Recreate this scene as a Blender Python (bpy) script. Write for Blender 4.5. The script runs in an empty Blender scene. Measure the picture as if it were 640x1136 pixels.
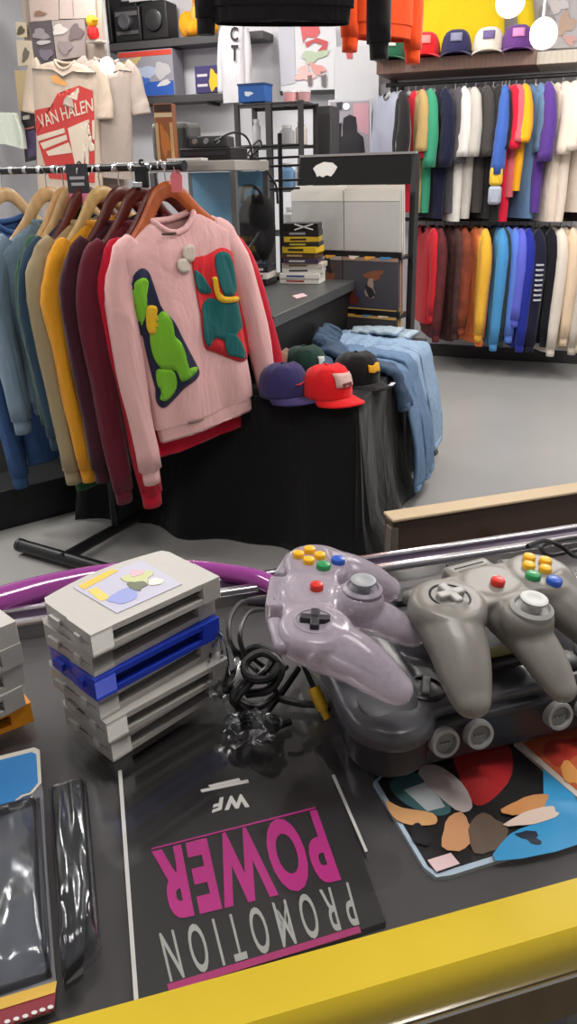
import bpy, bmesh, math, random
from math import sin, cos, pi, radians, sqrt, atan2, exp
from mathutils import Vector, Matrix, noise
random.seed(7)
scene = bpy.context.scene
COL = scene.collection
# ------------------------------------------------------------------ camera
F = 850.0
PITCH = radians(23.7); ROLL = radians(1.15)
CAM = Vector((0, 0, 1.42))
fw = Vector((0, cos(PITCH), -sin(PITCH)))
r0 = Vector((1, 0, 0)); u0 = Vector((0, sin(PITCH), cos(PITCH)))
rt = r0*cos(ROLL) - u0*sin(ROLL); up = u0*cos(ROLL) + r0*sin(ROLL)
cd = bpy.data.cameras.new('camera'); cam = bpy.data.objects.new('camera', cd); COL.objects.link(cam)
cd.sensor_fit = 'VERTICAL'; cd.sensor_height = 36.0; cd.lens = F*36.0/1136.0
cd.clip_start = 0.02; cd.clip_end = 60
M = Matrix((rt, up, -fw)).transposed().to_4x4(); M.translation = CAM
cam.matrix_world = M
scene.camera = cam
# where the photographed points stand in the shop
SA = radians(-21)                       # the shop is turned 21 degrees against the counter
ES = Vector((cos(SA), sin(SA), 0)); EN = Vector((-sin(SA), cos(SA), 0))
def ray(x, y): return fw*F + rt*(x-320) - up*(y-568)
def atZ(x, y, z):
    d = ray(x, y); return CAM + d*((z-CAM.z)/d.z)
def atY(x, y, Y):
    d = ray(x, y); return CAM + d*(Y/d.y)
def atV(x, y, v):
    d = ray(x, y); return CAM + d*(v/d.dot(EN))
def S(u, v, z=0.0): return ES*u + EN*v + Vector((0, 0, z))
def uv(p): return (p.dot(ES), p.dot(EN))
# ------------------------------------------------------------------ materials
def lin(c):
    o = []
    for v in c:
        v /= 255.0
        o.append(v/12.92 if v <= .04045 else ((v+.055)/1.055)**2.4)
    return (o[0], o[1], o[2], 1.0)
MATS = {}
def mat(kind, col, rough=.5, var=.08, scale=40., bump=.0, metal=0., coat=0., trans=0., emit=0., alpha=1., ior=1.45):
    key = (kind, col, rough, var, scale, bump, metal, coat, trans, emit, alpha)
    if key in MATS: return MATS[key]
    m = bpy.data.materials.new('%s_%d_%d_%d' % ((kind,)+tuple(col))); m.use_nodes = True
    nt = m.node_tree; b = nt.nodes['Principled BSDF']
    base = lin(col)
    tc = nt.nodes.new('ShaderNodeTexCoord')
    nz = nt.nodes.new('ShaderNodeTexNoise'); nz.inputs['Scale'].default_value = scale; nz.inputs['Detail'].default_value = 3
    nt.links.new(tc.outputs['Object'], nz.inputs['Vector'])
    rp = nt.nodes.new('ShaderNodeMix'); rp.data_type = 'RGBA'
    rp.inputs[6].default_value = tuple(v*(1-var) for v in base[:3])+(1,)
    rp.inputs[7].default_value = tuple(min(1, v*(1+var)) for v in base[:3])+(1,)
    nt.links.new(nz.outputs['Fac'], rp.inputs[0]); nt.links.new(rp.outputs[2], b.inputs['Base Color'])
    b.inputs['Roughness'].default_value = rough; b.inputs['Metallic'].default_value = metal
    b.inputs['Coat Weight'].default_value = coat; b.inputs['Transmission Weight'].default_value = trans
    b.inputs['Alpha'].default_value = alpha; b.inputs['IOR'].default_value = ior
    if emit:
        b.inputs['Emission Color'].default_value = base; b.inputs['Emission Strength'].default_value = emit
    if bump:
        bp = nt.nodes.new('ShaderNodeBump'); bp.inputs['Strength'].default_value = bump; bp.inputs['Distance'].default_value = .004
        nt.links.new(nz.outputs['Fac'], bp.inputs['Height']); nt.links.new(bp.outputs['Normal'], b.inputs['Normal'])
    if kind in ('fabric', 'denim', 'patterned_fabric'):
        n2 = nt.nodes.new('ShaderNodeTexNoise'); n2.inputs['Scale'].default_value = 6.5; n2.inputs['Detail'].default_value = 2.5; n2.inputs['Distortion'].default_value = 1.4
        mp = nt.nodes.new('ShaderNodeMapping'); mp.inputs['Scale'].default_value = (1.5, 1.5, .55)
        nt.links.new(tc.outputs['Object'], mp.inputs['Vector']); nt.links.new(mp.outputs[0], n2.inputs['Vector'])
        b2 = nt.nodes.new('ShaderNodeBump'); b2.inputs['Strength'].default_value = .42; b2.inputs['Distance'].default_value = .03
        nt.links.new(n2.outputs['Fac'], b2.inputs['Height'])
        if bump: nt.links.new(b2.outputs['Normal'], bp.inputs['Normal'])
        else: nt.links.new(b2.outputs['Normal'], b.inputs['Normal'])
    if kind == 'fabric':
        b.inputs['Sheen Weight'].default_value = .15; b.inputs['Specular IOR Level'].default_value = .2
    MATS[key] = m
    return m
def fab(c, bump=.25, scale=260.): return mat('fabric', c, .9, .07, scale, bump)
def denim(c): return mat('denim', c, .9, .28, 45., .35)
def plas(c, rough=.4, coat=0.): return mat('plastic', c, rough, .03, 120., .03, coat=coat)
def metl(c, rough=.35, metal=.8): return mat('metal', c, rough, .05, 60., .02, metal=metal)
def pap(c, rough=.6): return mat('paper', c, rough, .04, 30.)
def ink(c, rough=.35): return mat('ink', c, rough, .03, 50.)
def wood(c, rough=.45):
    key = ('wood', c, rough)
    if key in MATS: return MATS[key]
    m = mat('wood', c, rough, .05, 30., .0); nt = m.node_tree; b = nt.nodes['Principled BSDF']
    w = nt.nodes.new('ShaderNodeTexWave'); w.inputs['Scale'].default_value = 9; w.inputs['Distortion'].default_value = 6; w.inputs['Detail'].default_value = 3
    tc = nt.nodes.new('ShaderNodeTexCoord'); nt.links.new(tc.outputs['Object'], w.inputs['Vector'])
    mx = nt.nodes.new('ShaderNodeMix'); mx.data_type = 'RGBA'; a = lin(c)
    mx.inputs[6].default_value = tuple(v*.93 for v in a[:3])+(1,); mx.inputs[7].default_value = tuple(min(1, v*1.05) for v in a[:3])+(1,)
    nt.links.new(w.outputs['Fac'], mx.inputs[0]); nt.links.new(mx.outputs[2], b.inputs['Base Color'])
    MATS[key] = m; return m
def clear_mat(tint=(255, 255, 255), gloss=1.0, rough=.02, fac=None, name='clear'):
    key = ('clear', tint, gloss, rough, fac, name)
    if key in MATS: return MATS[key]
    m = bpy.data.materials.new(name); m.use_nodes = True; nt = m.node_tree
    for n in list(nt.nodes):
        if n.type != 'OUTPUT_MATERIAL': nt.nodes.remove(n)
    out = nt.nodes['Material Output']
    tr = nt.nodes.new('ShaderNodeBsdfTransparent'); tr.inputs['Color'].default_value = lin(tint)
    gl = nt.nodes.new('ShaderNodeBsdfGlossy'); gl.inputs['Roughness'].default_value = rough
    gl.inputs['Color'].default_value = (gloss, gloss, gloss, 1)
    mx = nt.nodes.new('ShaderNodeMixShader')
    if fac is None:
        fr = nt.nodes.new('ShaderNodeFresnel'); fr.inputs['IOR'].default_value = 1.65
        # smudges on the pane
        nz = nt.nodes.new('ShaderNodeTexNoise'); nz.inputs['Scale'].default_value = 7; nz.inputs['Detail'].default_value = 5
        tc = nt.nodes.new('ShaderNodeTexCoord'); nt.links.new(tc.outputs['Object'], nz.inputs['Vector'])
        mr = nt.nodes.new('ShaderNodeMapRange'); mr.inputs[1].default_value = .35; mr.inputs[2].default_value = .75
        mr.inputs[3].default_value = rough; mr.inputs[4].default_value = rough+.16
        nt.links.new(nz.outputs['Fac'], mr.inputs[0]); nt.links.new(mr.outputs[0], gl.inputs['Roughness'])
        ge = nt.nodes.new('ShaderNodeNewGeometry'); mm = nt.nodes.new('ShaderNodeMath'); mm.operation = 'SUBTRACT'; mm.inputs[0].default_value = 1; mm.use_clamp = True
        m2 = nt.nodes.new('ShaderNodeMath'); m2.operation = 'MULTIPLY'
        nt.links.new(ge.outputs['Backfacing'], mm.inputs[1]); nt.links.new(mm.outputs[0], m2.inputs[0]); nt.links.new(fr.outputs[0], m2.inputs[1]); nt.links.new(m2.outputs[0], mx.inputs[0])
    else:
        lw = nt.nodes.new('ShaderNodeLayerWeight'); lw.inputs[0].default_value = fac
        nt.links.new(lw.outputs['Fresnel'], mx.inputs[0])
    nt.links.new(tr.outputs[0], mx.inputs[1]); nt.links.new(gl.outputs[0], mx.inputs[2]); nt.links.new(mx.outputs[0], out.inputs[0])
    MATS[key] = m; return m
# ------------------------------------------------------------------ mesh builder
class MB:
    def __init__(s): s.bm = bmesh.new()
    def faces(s, vs, fs, mx=None):
        v = [s.bm.verts.new((mx @ Vector(p)) if mx else Vector(p)) for p in vs]
        for f in fs:
            try: s.bm.faces.new([v[i] for i in f])
            except ValueError: pass
        return s
    def box(s, c, d, rot=(0, 0, 0), mx=None):
        R = Matrix.Translation(Vector(c)) @ Matrix.Rotation(rot[2], 4, 'Z') @ Matrix.Rotation(rot[1], 4, 'Y') @ Matrix.Rotation(rot[0], 4, 'X')
        if mx: R = mx @ R
        x, y, z = d[0]/2, d[1]/2, d[2]/2
        vs = [(-x,-y,-z),(x,-y,-z),(x,y,-z),(-x,y,-z),(-x,-y,z),(x,-y,z),(x,y,z),(-x,y,z)]
        return s.faces(vs, [(3,2,1,0),(4,5,6,7),(0,1,5,4),(1,2,6,5),(2,3,7,6),(3,0,4,7)], R)
    def lathe(s, prof, seg=20, mx=None):
        vs = []; fs = []; n = len(prof)
        for r, z in prof:
            for k in range(seg):
                a = 2*pi*k/seg; vs.append((r*cos(a), r*sin(a), z))
        for i in range(n-1):
            for k in range(seg):
                k2 = (k+1) % seg; fs.append((i*seg+k, i*seg+k2, (i+1)*seg+k2, (i+1)*seg+k))
        fs.append(tuple(reversed(range(seg)))); fs.append(tuple(range((n-1)*seg, n*seg)))
        return s.faces(vs, fs, mx)
    def cyl(s, p0, p1, a, b=None, seg=14):
        p0 = Vector(p0); p1 = Vector(p1); d = p1-p0
        q = d.to_track_quat('Z', 'Y').to_matrix().to_4x4(); q.translation = p0
        return s.lathe([(a, 0), (a if b is None else b, d.length)], seg, q)
    def ring(s, rings, close_ends=True):
        n = len(rings[0]); vs = [p for r in rings for p in r]; fs = []
        for i in range(len(rings)-1):
            for k in range(n):
                k2 = (k+1) % n; fs.append((i*n+k, i*n+k2, (i+1)*n+k2, (i+1)*n+k))
        if close_ends: fs.append(tuple(reversed(range(n)))); fs.append(tuple(range((len(rings)-1)*n, len(rings)*n)))
        return s.faces(vs, fs)
    def tube(s, pts, r, seg=8, smooth=4):
        P = spline(pts, smooth) if smooth > 1 else [Vector(p) for p in pts]
        N = len(P); rs = []; last = None
        R = (lambda t: r) if not isinstance(r, (list, tuple)) else (lambda t: interp(r, t))
        for i in range(N):
            t = (P[min(i+1, N-1)]-P[max(i-1, 0)])
            if t.length < 1e-9: t = Vector((0, 0, 1))
            t.normalize()
            if last is None:
                a = Vector((0, 0, 1)) if abs(t.z) < .9 else Vector((1, 0, 0)); n = t.cross(a).normalized()
            else:
                n = last - t*last.dot(t)
                n = n.normalized() if n.length > 1e-6 else t.orthogonal().normalized()
            last = n; b = t.cross(n); rr = R(i/max(1, N-1))
            rs.append([P[i]+n*rr*cos(2*pi*k/seg)+b*rr*sin(2*pi*k/seg) for k in range(seg)])
        return s.ring(rs)
    def ball(s, c, r, seg=16, rings=10, mx=None):
        if not isinstance(r, (tuple, list)): r = (r, r, r)
        vs = []; fs = []
        vs.append((c[0], c[1], c[2]-r[2]))
        for i in range(1, rings):
            a = -pi/2+pi*i/rings
            for k in range(seg):
                t = 2*pi*k/seg; vs.append((c[0]+r[0]*cos(a)*cos(t), c[1]+r[1]*cos(a)*sin(t), c[2]+r[2]*sin(a)))
        vs.append((c[0], c[1], c[2]+r[2])); L = len(vs)-1
        for k in range(seg):
            k2 = (k+1) % seg
            fs.append((0, 1+k2, 1+k)); fs.append((L, L-seg+k, L-seg+k2))
            for i in range(rings-2): fs.append((1+i*seg+k, 1+i*seg+k2, 1+(i+1)*seg+k2, 1+(i+1)*seg+k))
        return s.faces(vs, fs, mx)
    def prism(s, poly, z0, z1, mx=None):
        n = len(poly); vs = [(x, y, z0) for x, y in poly]+[(x, y, z1) for x, y in poly]
        A = sum(poly[i][0]*poly[(i+1) % n][1]-poly[(i+1) % n][0]*poly[i][1] for i in range(n))
        fs = [tuple(reversed(range(n))), tuple(range(n, 2*n))]+[(i, (i+1) % n, n+(i+1) % n, n+i) for i in range(n)]
        if A < 0: fs = [tuple(reversed(f)) for f in fs]
        return s.faces(vs, fs, mx)
    def slab(s, pts, th):          # pts: 3-D points of a flat outline seen from above
        n = len(pts); vs = [Vector(p) for p in pts]+[Vector(p)-Vector((0, 0, th)) for p in pts]
        A = sum(pts[i][0]*pts[(i+1) % n][1]-pts[(i+1) % n][0]*pts[i][1] for i in range(n))
        fs = [tuple(range(n)), tuple(reversed(range(n, 2*n)))]+[((i+1) % n, i, n+i, n+(i+1) % n) for i in range(n)]
        if A < 0: fs = [tuple(reversed(f)) for f in fs]
        return s.faces(vs, fs)
    def grid(s, fn, nu, nv, closed=False):
        vs = [fn(i/nu, j/nv) for j in range(nv+1) for i in range(nu+1)]; w = nu+1; fs = []
        for j in range(nv):
            for i in range(nu): fs.append((j*w+i, j*w+i+1, (j+1)*w+i+1, (j+1)*w+i))
        return s.faces(vs, fs)
    def mesh(s, name, sharp=40):
        bmesh.ops.remove_doubles(s.bm, verts=s.bm.verts, dist=1e-6)
        bmesh.ops.recalc_face_normals(s.bm, faces=s.bm.faces)
        for f in s.bm.faces: f.smooth = True
        for e in s.bm.edges:
            if len(e.link_faces) == 2 and e.calc_face_angle(0) > radians(sharp): e.smooth = False
        me = bpy.data.meshes.new(name); s.bm.to_mesh(me); s.bm.free(); return me
    def build(s, name, m, parent=None, bevel=0, seg=2, sub=0, solid=0, sharp=40, loc=None, off=-1):
        me = s.mesh(name, sharp); me.materials.append(m)
        o = bpy.data.objects.new(name, me); COL.objects.link(o)
        if parent: o.parent = parent
        if loc is not None: o.location = loc
        if solid:
            d = o.modifiers.new('solid', 'SOLIDIFY'); d.thickness = solid; d.offset = off
        if bevel:
            d = o.modifiers.new('bevel', 'BEVEL'); d.width = bevel; d.segments = seg; d.limit_method = 'ANGLE'; d.angle_limit = radians(35)
        if sub:
            d = o.modifiers.new('sub', 'SUBSURF'); d.levels = sub; d.render_levels = sub
        return o
def interp(r, t):
    x = t*(len(r)-1); i = min(int(x), len(r)-2); f = x-i; return r[i]*(1-f)+r[i+1]*f
def spline(pts, n=4):
    P = [Vector(p) for p in pts]
    if len(P) < 3: return P
    Q = [P[0]*2-P[1]]+P+[P[-1]*2-P[-2]]; out = []
    for i in range(1, len(Q)-2):
        for k in range(n):
            t = k/n; a, b, c, d = Q[i-1], Q[i], Q[i+1], Q[i+2]
            out.append(.5*((2*b)+(c-a)*t+(2*a-5*b+4*c-d)*t*t+(3*b-a-3*c+d)*t**3))
    out.append(P[-1]); return out
def tag(o, label=None, cat=None, group=None, kind=None):
    if label: o['label'] = label
    if cat: o['category'] = cat
    if group: o['group'] = group
    if kind: o['kind'] = kind
    return o
def thing(name, label, cat, loc=(0, 0, 0), rz=0., group=None, rx=0., ry=0.):
    o = bpy.data.objects.new(name, None); COL.objects.link(o); o.empty_display_size = .05
    o.location = loc; o.rotation_euler = (rx, ry, rz)
    return tag(o, label, cat, group)
def place(o, loc, rz=0, rx=0, ry=0):
    o.location = loc; o.rotation_euler = (rx, ry, rz); return o
def copy_tree(o, parent=None):
    c = o.copy(); COL.objects.link(c)
    if parent: c.parent = parent
    for ch in o.children: copy_tree(ch, c)
    return c
def again(o, loc, rz, label, group=None, rx=0, ry=0):
    c = copy_tree(o); place(c, loc, rz, rx, ry); c['label'] = label
    if group: c['group'] = group
    return c
def recolor(root, part, m):
    for ch in root.children:
        if ch.name.split('.')[0] == part:
            ch.data = ch.data.copy(); ch.data.materials.clear(); ch.data.materials.append(m)
def struct(name, b, m, **k): return tag(b.build(name, m, **k), kind='structure')
def fuse(b, voxel=.002, it=6, fac=.5):       # melt overlapping solids into one smooth body
    me = b.mesh('melt', 180); t = bpy.data.objects.new('melt', me); COL.objects.link(t)
    r = t.modifiers.new('r', 'REMESH'); r.mode = 'VOXEL'; r.voxel_size = voxel; r.use_smooth_shade = True
    q = t.modifiers.new('s', 'SMOOTH'); q.factor = fac; q.iterations = it
    bpy.context.view_layer.update()
    dg = bpy.context.evaluated_depsgraph_get()
    out = bpy.data.meshes.new_from_object(t.evaluated_get(dg)); bpy.data.objects.remove(t)
    nb = MB(); nb.bm.from_mesh(out); return nb
def text_mesh(string, bold=0.0, space=1.0):
    c = bpy.data.curves.new('t', 'FONT'); c.body = string; c.extrude = 0; c.offset = bold; c.resolution_u = 4; c.space_character = space
    t = bpy.data.objects.new('t', c); COL.objects.link(t); bpy.context.view_layer.update()
    me = bpy.data.meshes.new_from_object(t.evaluated_get(bpy.context.evaluated_depsgraph_get())); bpy.data.objects.remove(t)
    xs = [v.co.x for v in me.vertices]; ys = [v.co.y for v in me.vertices]
    x0, x1, y0, y1 = min(xs), max(xs), min(ys), max(ys)
    V = [((v.co.x-x0)/(x1-x0), (v.co.y-y0)/(y1-y0)) for v in me.vertices]
    Fc = [tuple(p.vertices) for p in me.polygons]; bpy.data.meshes.remove(me)
    return V, Fc
def text_on(string, bl, br, tl, tr, m, parent=None, name='lettering', bold=0.0, lift=None, warp=None, solid=0, space=1.0):
    V, Fc = text_mesh(string, bold, space); b = MB(); bl, br, tl, tr = map(Vector, (bl, br, tl, tr)); pts = []
    for s, t in V:
        p = bl*(1-s)*(1-t)+br*s*(1-t)+tl*(1-s)*t+tr*s*t
        if warp: p = warp(p)
        pts.append(p)
    b.faces(pts, Fc)
    for f in b.bm.faces: f.smooth = True
    me = bpy.data.meshes.new(name); b.bm.to_mesh(me); b.bm.free(); me.materials.append(m)
    o = bpy.data.objects.new(name, me); COL.objects.link(o)
    if parent: o.parent = parent
    if solid: d = o.modifiers.new('solid', 'SOLIDIFY'); d.thickness = solid; d.offset = 0
    return o
def smooth_poly(pts, n=4):
    N = len(pts); out = []
    for i in range(N):
        a, b, c, d = [Vector((*pts[(i+k) % N], 0)) for k in (-1, 0, 1, 2)]
        for k in range(n):
            t = k/n; q = .5*((2*b)+(c-a)*t+(2*a-5*b+4*c-d)*t*t+(3*b-a-3*c+d)*t**3); out.append((q.x, q.y))
    return out
def blob(cx, cy, rx, ry, n=18, rot=0., wob=.12, seed=0):
    out = []
    for k in range(n):
        a = 2*pi*k/n; q = 1+wob*sin(3*a+seed)+wob*.6*sin(5*a+seed*2.3)
        x, y = rx*q*cos(a), ry*q*sin(a); out.append((cx+x*cos(rot)-y*sin(rot), cy+x*sin(rot)+y*cos(rot)))
    return out
# ------------------------------------------------------------------ the room
U0, U1, V0, V1, ZC = -4.75, 2.6, -2.6, 6.5, 3.2
def quad_slab(u0, u1, v0, v1, z0, z1):
    b = MB(); b.box(((u0+u1)/2, (v0+v1)/2, (z0+z1)/2), (u1-u0, v1-v0, z1-z0)); return b
def store_struct(name, b, m, **k):
    o = struct(name, b, m, **k); o.rotation_euler = (0, 0, SA); return o
wall_m = mat('wall_paint', (216, 216, 221), .85, .03, 3., .05)
floor_m = mat('floor_concrete', (156, 155, 153), .38, .07, 2.2, .04)
store_struct('floor', quad_slab(U0, U1, V0, V1, -.1, 0), floor_m)
store_struct('ceiling', quad_slab(U0, U1, V0, V1, ZC, ZC+.1), mat('ceiling_paint', (200, 198, 195), .9, .03, 3.))
store_struct('wall_back', quad_slab(U0, U1, V1, V1+.1, 0, ZC), wall_m)
store_struct('wall_left', quad_slab(U0-.1, U0, V0, V1, 0, ZC), wall_m)
store_struct('wall_right', quad_slab(U1, U1+.1, V0, V1, 0, ZC), wall_m)
store_struct('wall_front', quad_slab(U0, U1, V0-.1, V0, 0, ZC), wall_m)
store_struct('baseboard_back', quad_slab(U0, U1, V1-.015, V1, 0, .1), plas((60, 58, 58)))
# ------------------------------------------------------------------ the glass counter
KA = radians(15.3); KE = Vector((cos(KA), sin(KA), 0)); KN = Vector((-sin(KA), cos(KA), 0))
def K(k, n, z=0.): return KE*k+KN*n+Vector((0, 0, z))
NF, NB = .296, .734
ct = thing('display_counter', 'glass topped display counter with bright yellow front edge under the game consoles', 'counter', K(.2, .5, 0), KA)
def kbox(b, k0, k1, n0, n1, z0, z1): return b.box(((k0+k1)/2-.2, (n0+n1)/2-.5, (z0+z1)/2), (k1-k0, n1-n0, z1-z0))
KL, KR = -.95, 1.25
kbox(MB(), KL, KR, NF-.004, NB+.004, .994, 1.0).build('glass_top', clear_mat(rough=.04, name='counter_glass'), ct)
kbox(MB(), KL, KR, NF, NB, .966, .980).build('deck', mat('deck', (58, 56, 58), .55, .25, 6.), ct)
b = MB(); prof = [(NF, 1.0015), (NF-.030, 1.0015), (NF-.034, .998), (NF-.037, .990), (NF-.037, .972), (NF-.033, .966), (NF, .966)]
b.ring([[(k-.2, n-.5, z) for n, z in prof] for k in (KL, KR)])
b.build('front_edge', mat('yellow_paint', (204, 176, 38), .3, .03, 30., coat=.4), ct)
kbox(MB(), KL, KR, NF-.0375, NF-.0365, .966, .969).build('edge_highlight', metl((225, 220, 215), .2), ct)  # highlight along the lower edge put in as a pale strip
kbox(MB(), KL, KR, NF-.022, NF+.01, .90, .966).build('edge_reflection', wood((96, 76, 34), .35), ct)  # yellow edge's reflection in the glass painted as a brown board
b = MB(); kbox(b, KL, KR, NB, NB+.045, .955, .998); b.build('back_rail', mat('purple_metal', (58, 44, 66), .3, .05, 40., metal=.3), ct, bevel=.006)
b = MB(); kbox(b, KL, KR, NB-.006, NB+.004, .998, 1.004); kbox(b, KL, KR, NB+.024, NB+.032, .996, 1.003)
b.build('chrome_strip', metl((215, 213, 218), .18, .95), ct, bevel=.002)
b = MB(); kbox(b, KL, KR, NB-.02, NB, .02, .966); kbox(b, KL, KL+.02, NF-.02, NB, .02, .966); kbox(b, KR-.02, KR, NF-.02, NB, .02, .966); kbox(b, KL, KR, NF-.02, NB, 0, .05)
b.build('carcass', plas((28, 27, 29), .5), ct)
kbox(MB(), KL+.02, KR-.02, NF-.01, NB-.02, .70, .715).build('inner_shelf', plas((52, 50, 50), .4), ct)
kbox(MB(), KL, KR, NF-.022, NF-.018, .05, .90).build('front_glass', clear_mat(rough=.04, name='counter_glass'), ct)
# things on the inner shelf, seen through the front glass under the yellow edge
for i, (k, w, h, c, l) in enumerate([(.24, .09, .10, (150, 148, 140), 'pale grey box on the dark shelf below the yellow counter edge'),
                                 (.36, .10, .12, (70, 66, 60), 'dark box on the right of the shelf below the yellow counter edge')]):
    t = thing('boxed_item', l, 'box', K(k, .36, .7155), KA)
    MB().box((0, 0, h/2), (w, .07, h)).build('carton', pap(c), t, bevel=.003)
    MB().box((0, -.0355, h*.55), (w*.7, .002, h*.4)).build('front_label', pap((190, 186, 170)), t)
# ------------------------------------------------------------------ printed box under the glass: PROMOTION / POWER
def wroot(name, label, cat, p, group=None): return thing(name, label, cat, p, 0, group)
def wch(o, root):
    o.parent = root; o.matrix_parent_inverse = Matrix.Translation(root.location).inverted(); return o
ZB = .986
pb = wroot('promotional_box', 'flat black printed box with upside-down PROMOTION POWER lettering under the counter glass', 'box', atZ(270, 980, .980))
wch(MB().slab([atZ(x, y, ZB) for x, y in ((124, 806), (151, 1116), (428, 1022), (347, 800))], .0055).build('cover', mat('black_card', (22, 21, 22), .45, .15, 20.), None), pb)
wht = ink((205, 203, 200)); pink = ink((172, 38, 122))
T = lambda x, y: atZ(x, y, ZB+.0006)
wch(text_on('PROMOTION', T(386, 978), T(176, 1035), T(399, 1026), T(189, 1090), ink((158, 160, 156)), bold=.008, space=1.75), pb)
wch(text_on('POWER', T(351, 897), T(168, 944), T(379, 977), T(181, 1025), pink, bold=.042, space=1.16), pb)
wch(MB().slab([T(185, 1092), T(188, 1100), T(401, 1034), T(398, 1027)], .0005).build('underline', ink((160, 44, 104)), None), pb)
wch(MB().slab([T(131, 855), T(135, 854), T(154, 1114), T(149, 1116)], .0005).build('side_line', wht, None), pb)
wch(MB().slab([T(368, 860), T(371, 859), T(408, 944), T(405, 945)], .0005).build('side_line', wht, None), pb)
wch(MB().slab([T(168, 941), T(168, 942.5), T(350, 897), T(350, 895)], .0005).build('thin_line', pink, None), pb)
wch(text_on('W', T(275, 880), T(248, 884), T(277, 895), T(249, 899), wht, bold=.05), pb)
wch(text_on('F', T(248, 884), T(238, 886), T(246, 898), T(235, 902), wht, bold=.05), pb)
wch(MB().slab([T(222, 876), T(224, 879), T(276, 868), T(275, 864.5)], .0005).build('logo_bar', wht, None), pb)
wch(MB().slab([T(231, 871), T(233, 873.5), T(267, 866), T(265, 863)], .0005).build('logo_bar', wht, None), pb)
# ------------------------------------------------------------------ picture cards under the glass
def flat_card(name, label, cat, z, border_px, shapes, border_col, group=None):
    xs = sum(p[0] for p in border_px)/len(border_px); ys = sum(p[1] for p in border_px)/len(border_px)
    t = wroot(name, label, cat, atZ(xs, ys, .9802), group)
    wch(MB().slab([atZ(x, y, z) for x, y in border_px], z-.9802).build('card', border_col, None), t)
    for i, (nm, poly, m) in enumerate(shapes):
        wch(MB().slab([atZ(x, y, z+.0004+.00025*i) for x, y in (poly if nm == 'picture' or len(poly) > 10 else smooth_poly(poly, 3) if len(poly) > 4 else poly)], .0003).build(nm, m, None), t)
    return t
flat_card('picture_card', 'glossy printed picture card with blue corner under the glass beside the dark console', 'card', .9838,
  [(414, 868), (470, 962), (484, 973), (500, 971), (646, 925), (646, 842), (560, 800), (480, 800)],
  [('picture', [(419, 867), (475, 961), (486, 968), (646, 919), (646, 846), (560, 806), (482, 806)], ink((28, 26, 28))),
   ('red_shape', [(500, 812), (560, 822), (568, 858), (548, 885), (528, 893), (512, 868)], ink((170, 36, 40))),
   ('teal_shape', [(432, 868), (470, 858), (500, 895), (486, 905), (450, 892)], ink((62, 100, 104))),
   ('grey_shape', [(448, 876), (476, 866), (494, 895), (474, 900)], ink((172, 178, 182))),
   ('pale_shape', [(464, 858), (482, 848), (512, 868), (524, 895), (505, 898)], ink((198, 186, 184))),
   ('tan_shape', [(428, 888), (446, 896), (480, 902), (483, 914), (455, 915), (436, 906)], ink((216, 164, 112))),
   ('tan_shape', blob(507, 924, 17, 22, 16, .2, .1, 1), ink((206, 150, 108))),
   ('brown_shape', blob(540, 925, 22, 22, 16, .2, .1, 2), ink((98, 82, 70))),
   ('dark_shape', blob(466, 926, 14, 9, 16, .9, .1, 3), ink((34, 34, 38))),
   ('pink_shape', [(474, 954), (500, 946), (510, 958), (484, 967)], ink((226, 196, 200))),
   ('blue_shape', [(606, 838), (646, 900), (646, 935), (550, 955), (566, 925), (600, 905)], ink((52, 150, 205))),
   ('tan_shape', blob(584, 893, 27, 9, 16, -.3, .1, 4), ink((205, 142, 86))),
   ('pale_shape', blob(592, 906, 30, 8, 16, -.25, .12, 5), ink((222, 200, 186))),
   ('navy_shape', blob(588, 928, 13, 6, 14, .4, .3, 6), ink((26, 38, 58)))], ink((178, 196, 214)))
flat_card('picture_card', 'orange and red printed picture card at the right edge under the counter glass', 'card', .9872,
  [(570, 824), (584, 817), (660, 788), (660, 900), (640, 884)],
  [('picture', [(580, 824), (660, 794), (660, 892), (644, 880)], ink((196, 92, 52))),
   ('red_shape', blob(625, 832, 24, 14, 16, -.3, .15, 2), ink((176, 52, 40))),
   ('tan_shape', blob(634, 858, 16, 9, 16, .8, .15, 3), ink((226, 158, 84)))], ink((214, 200, 188)))
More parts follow.
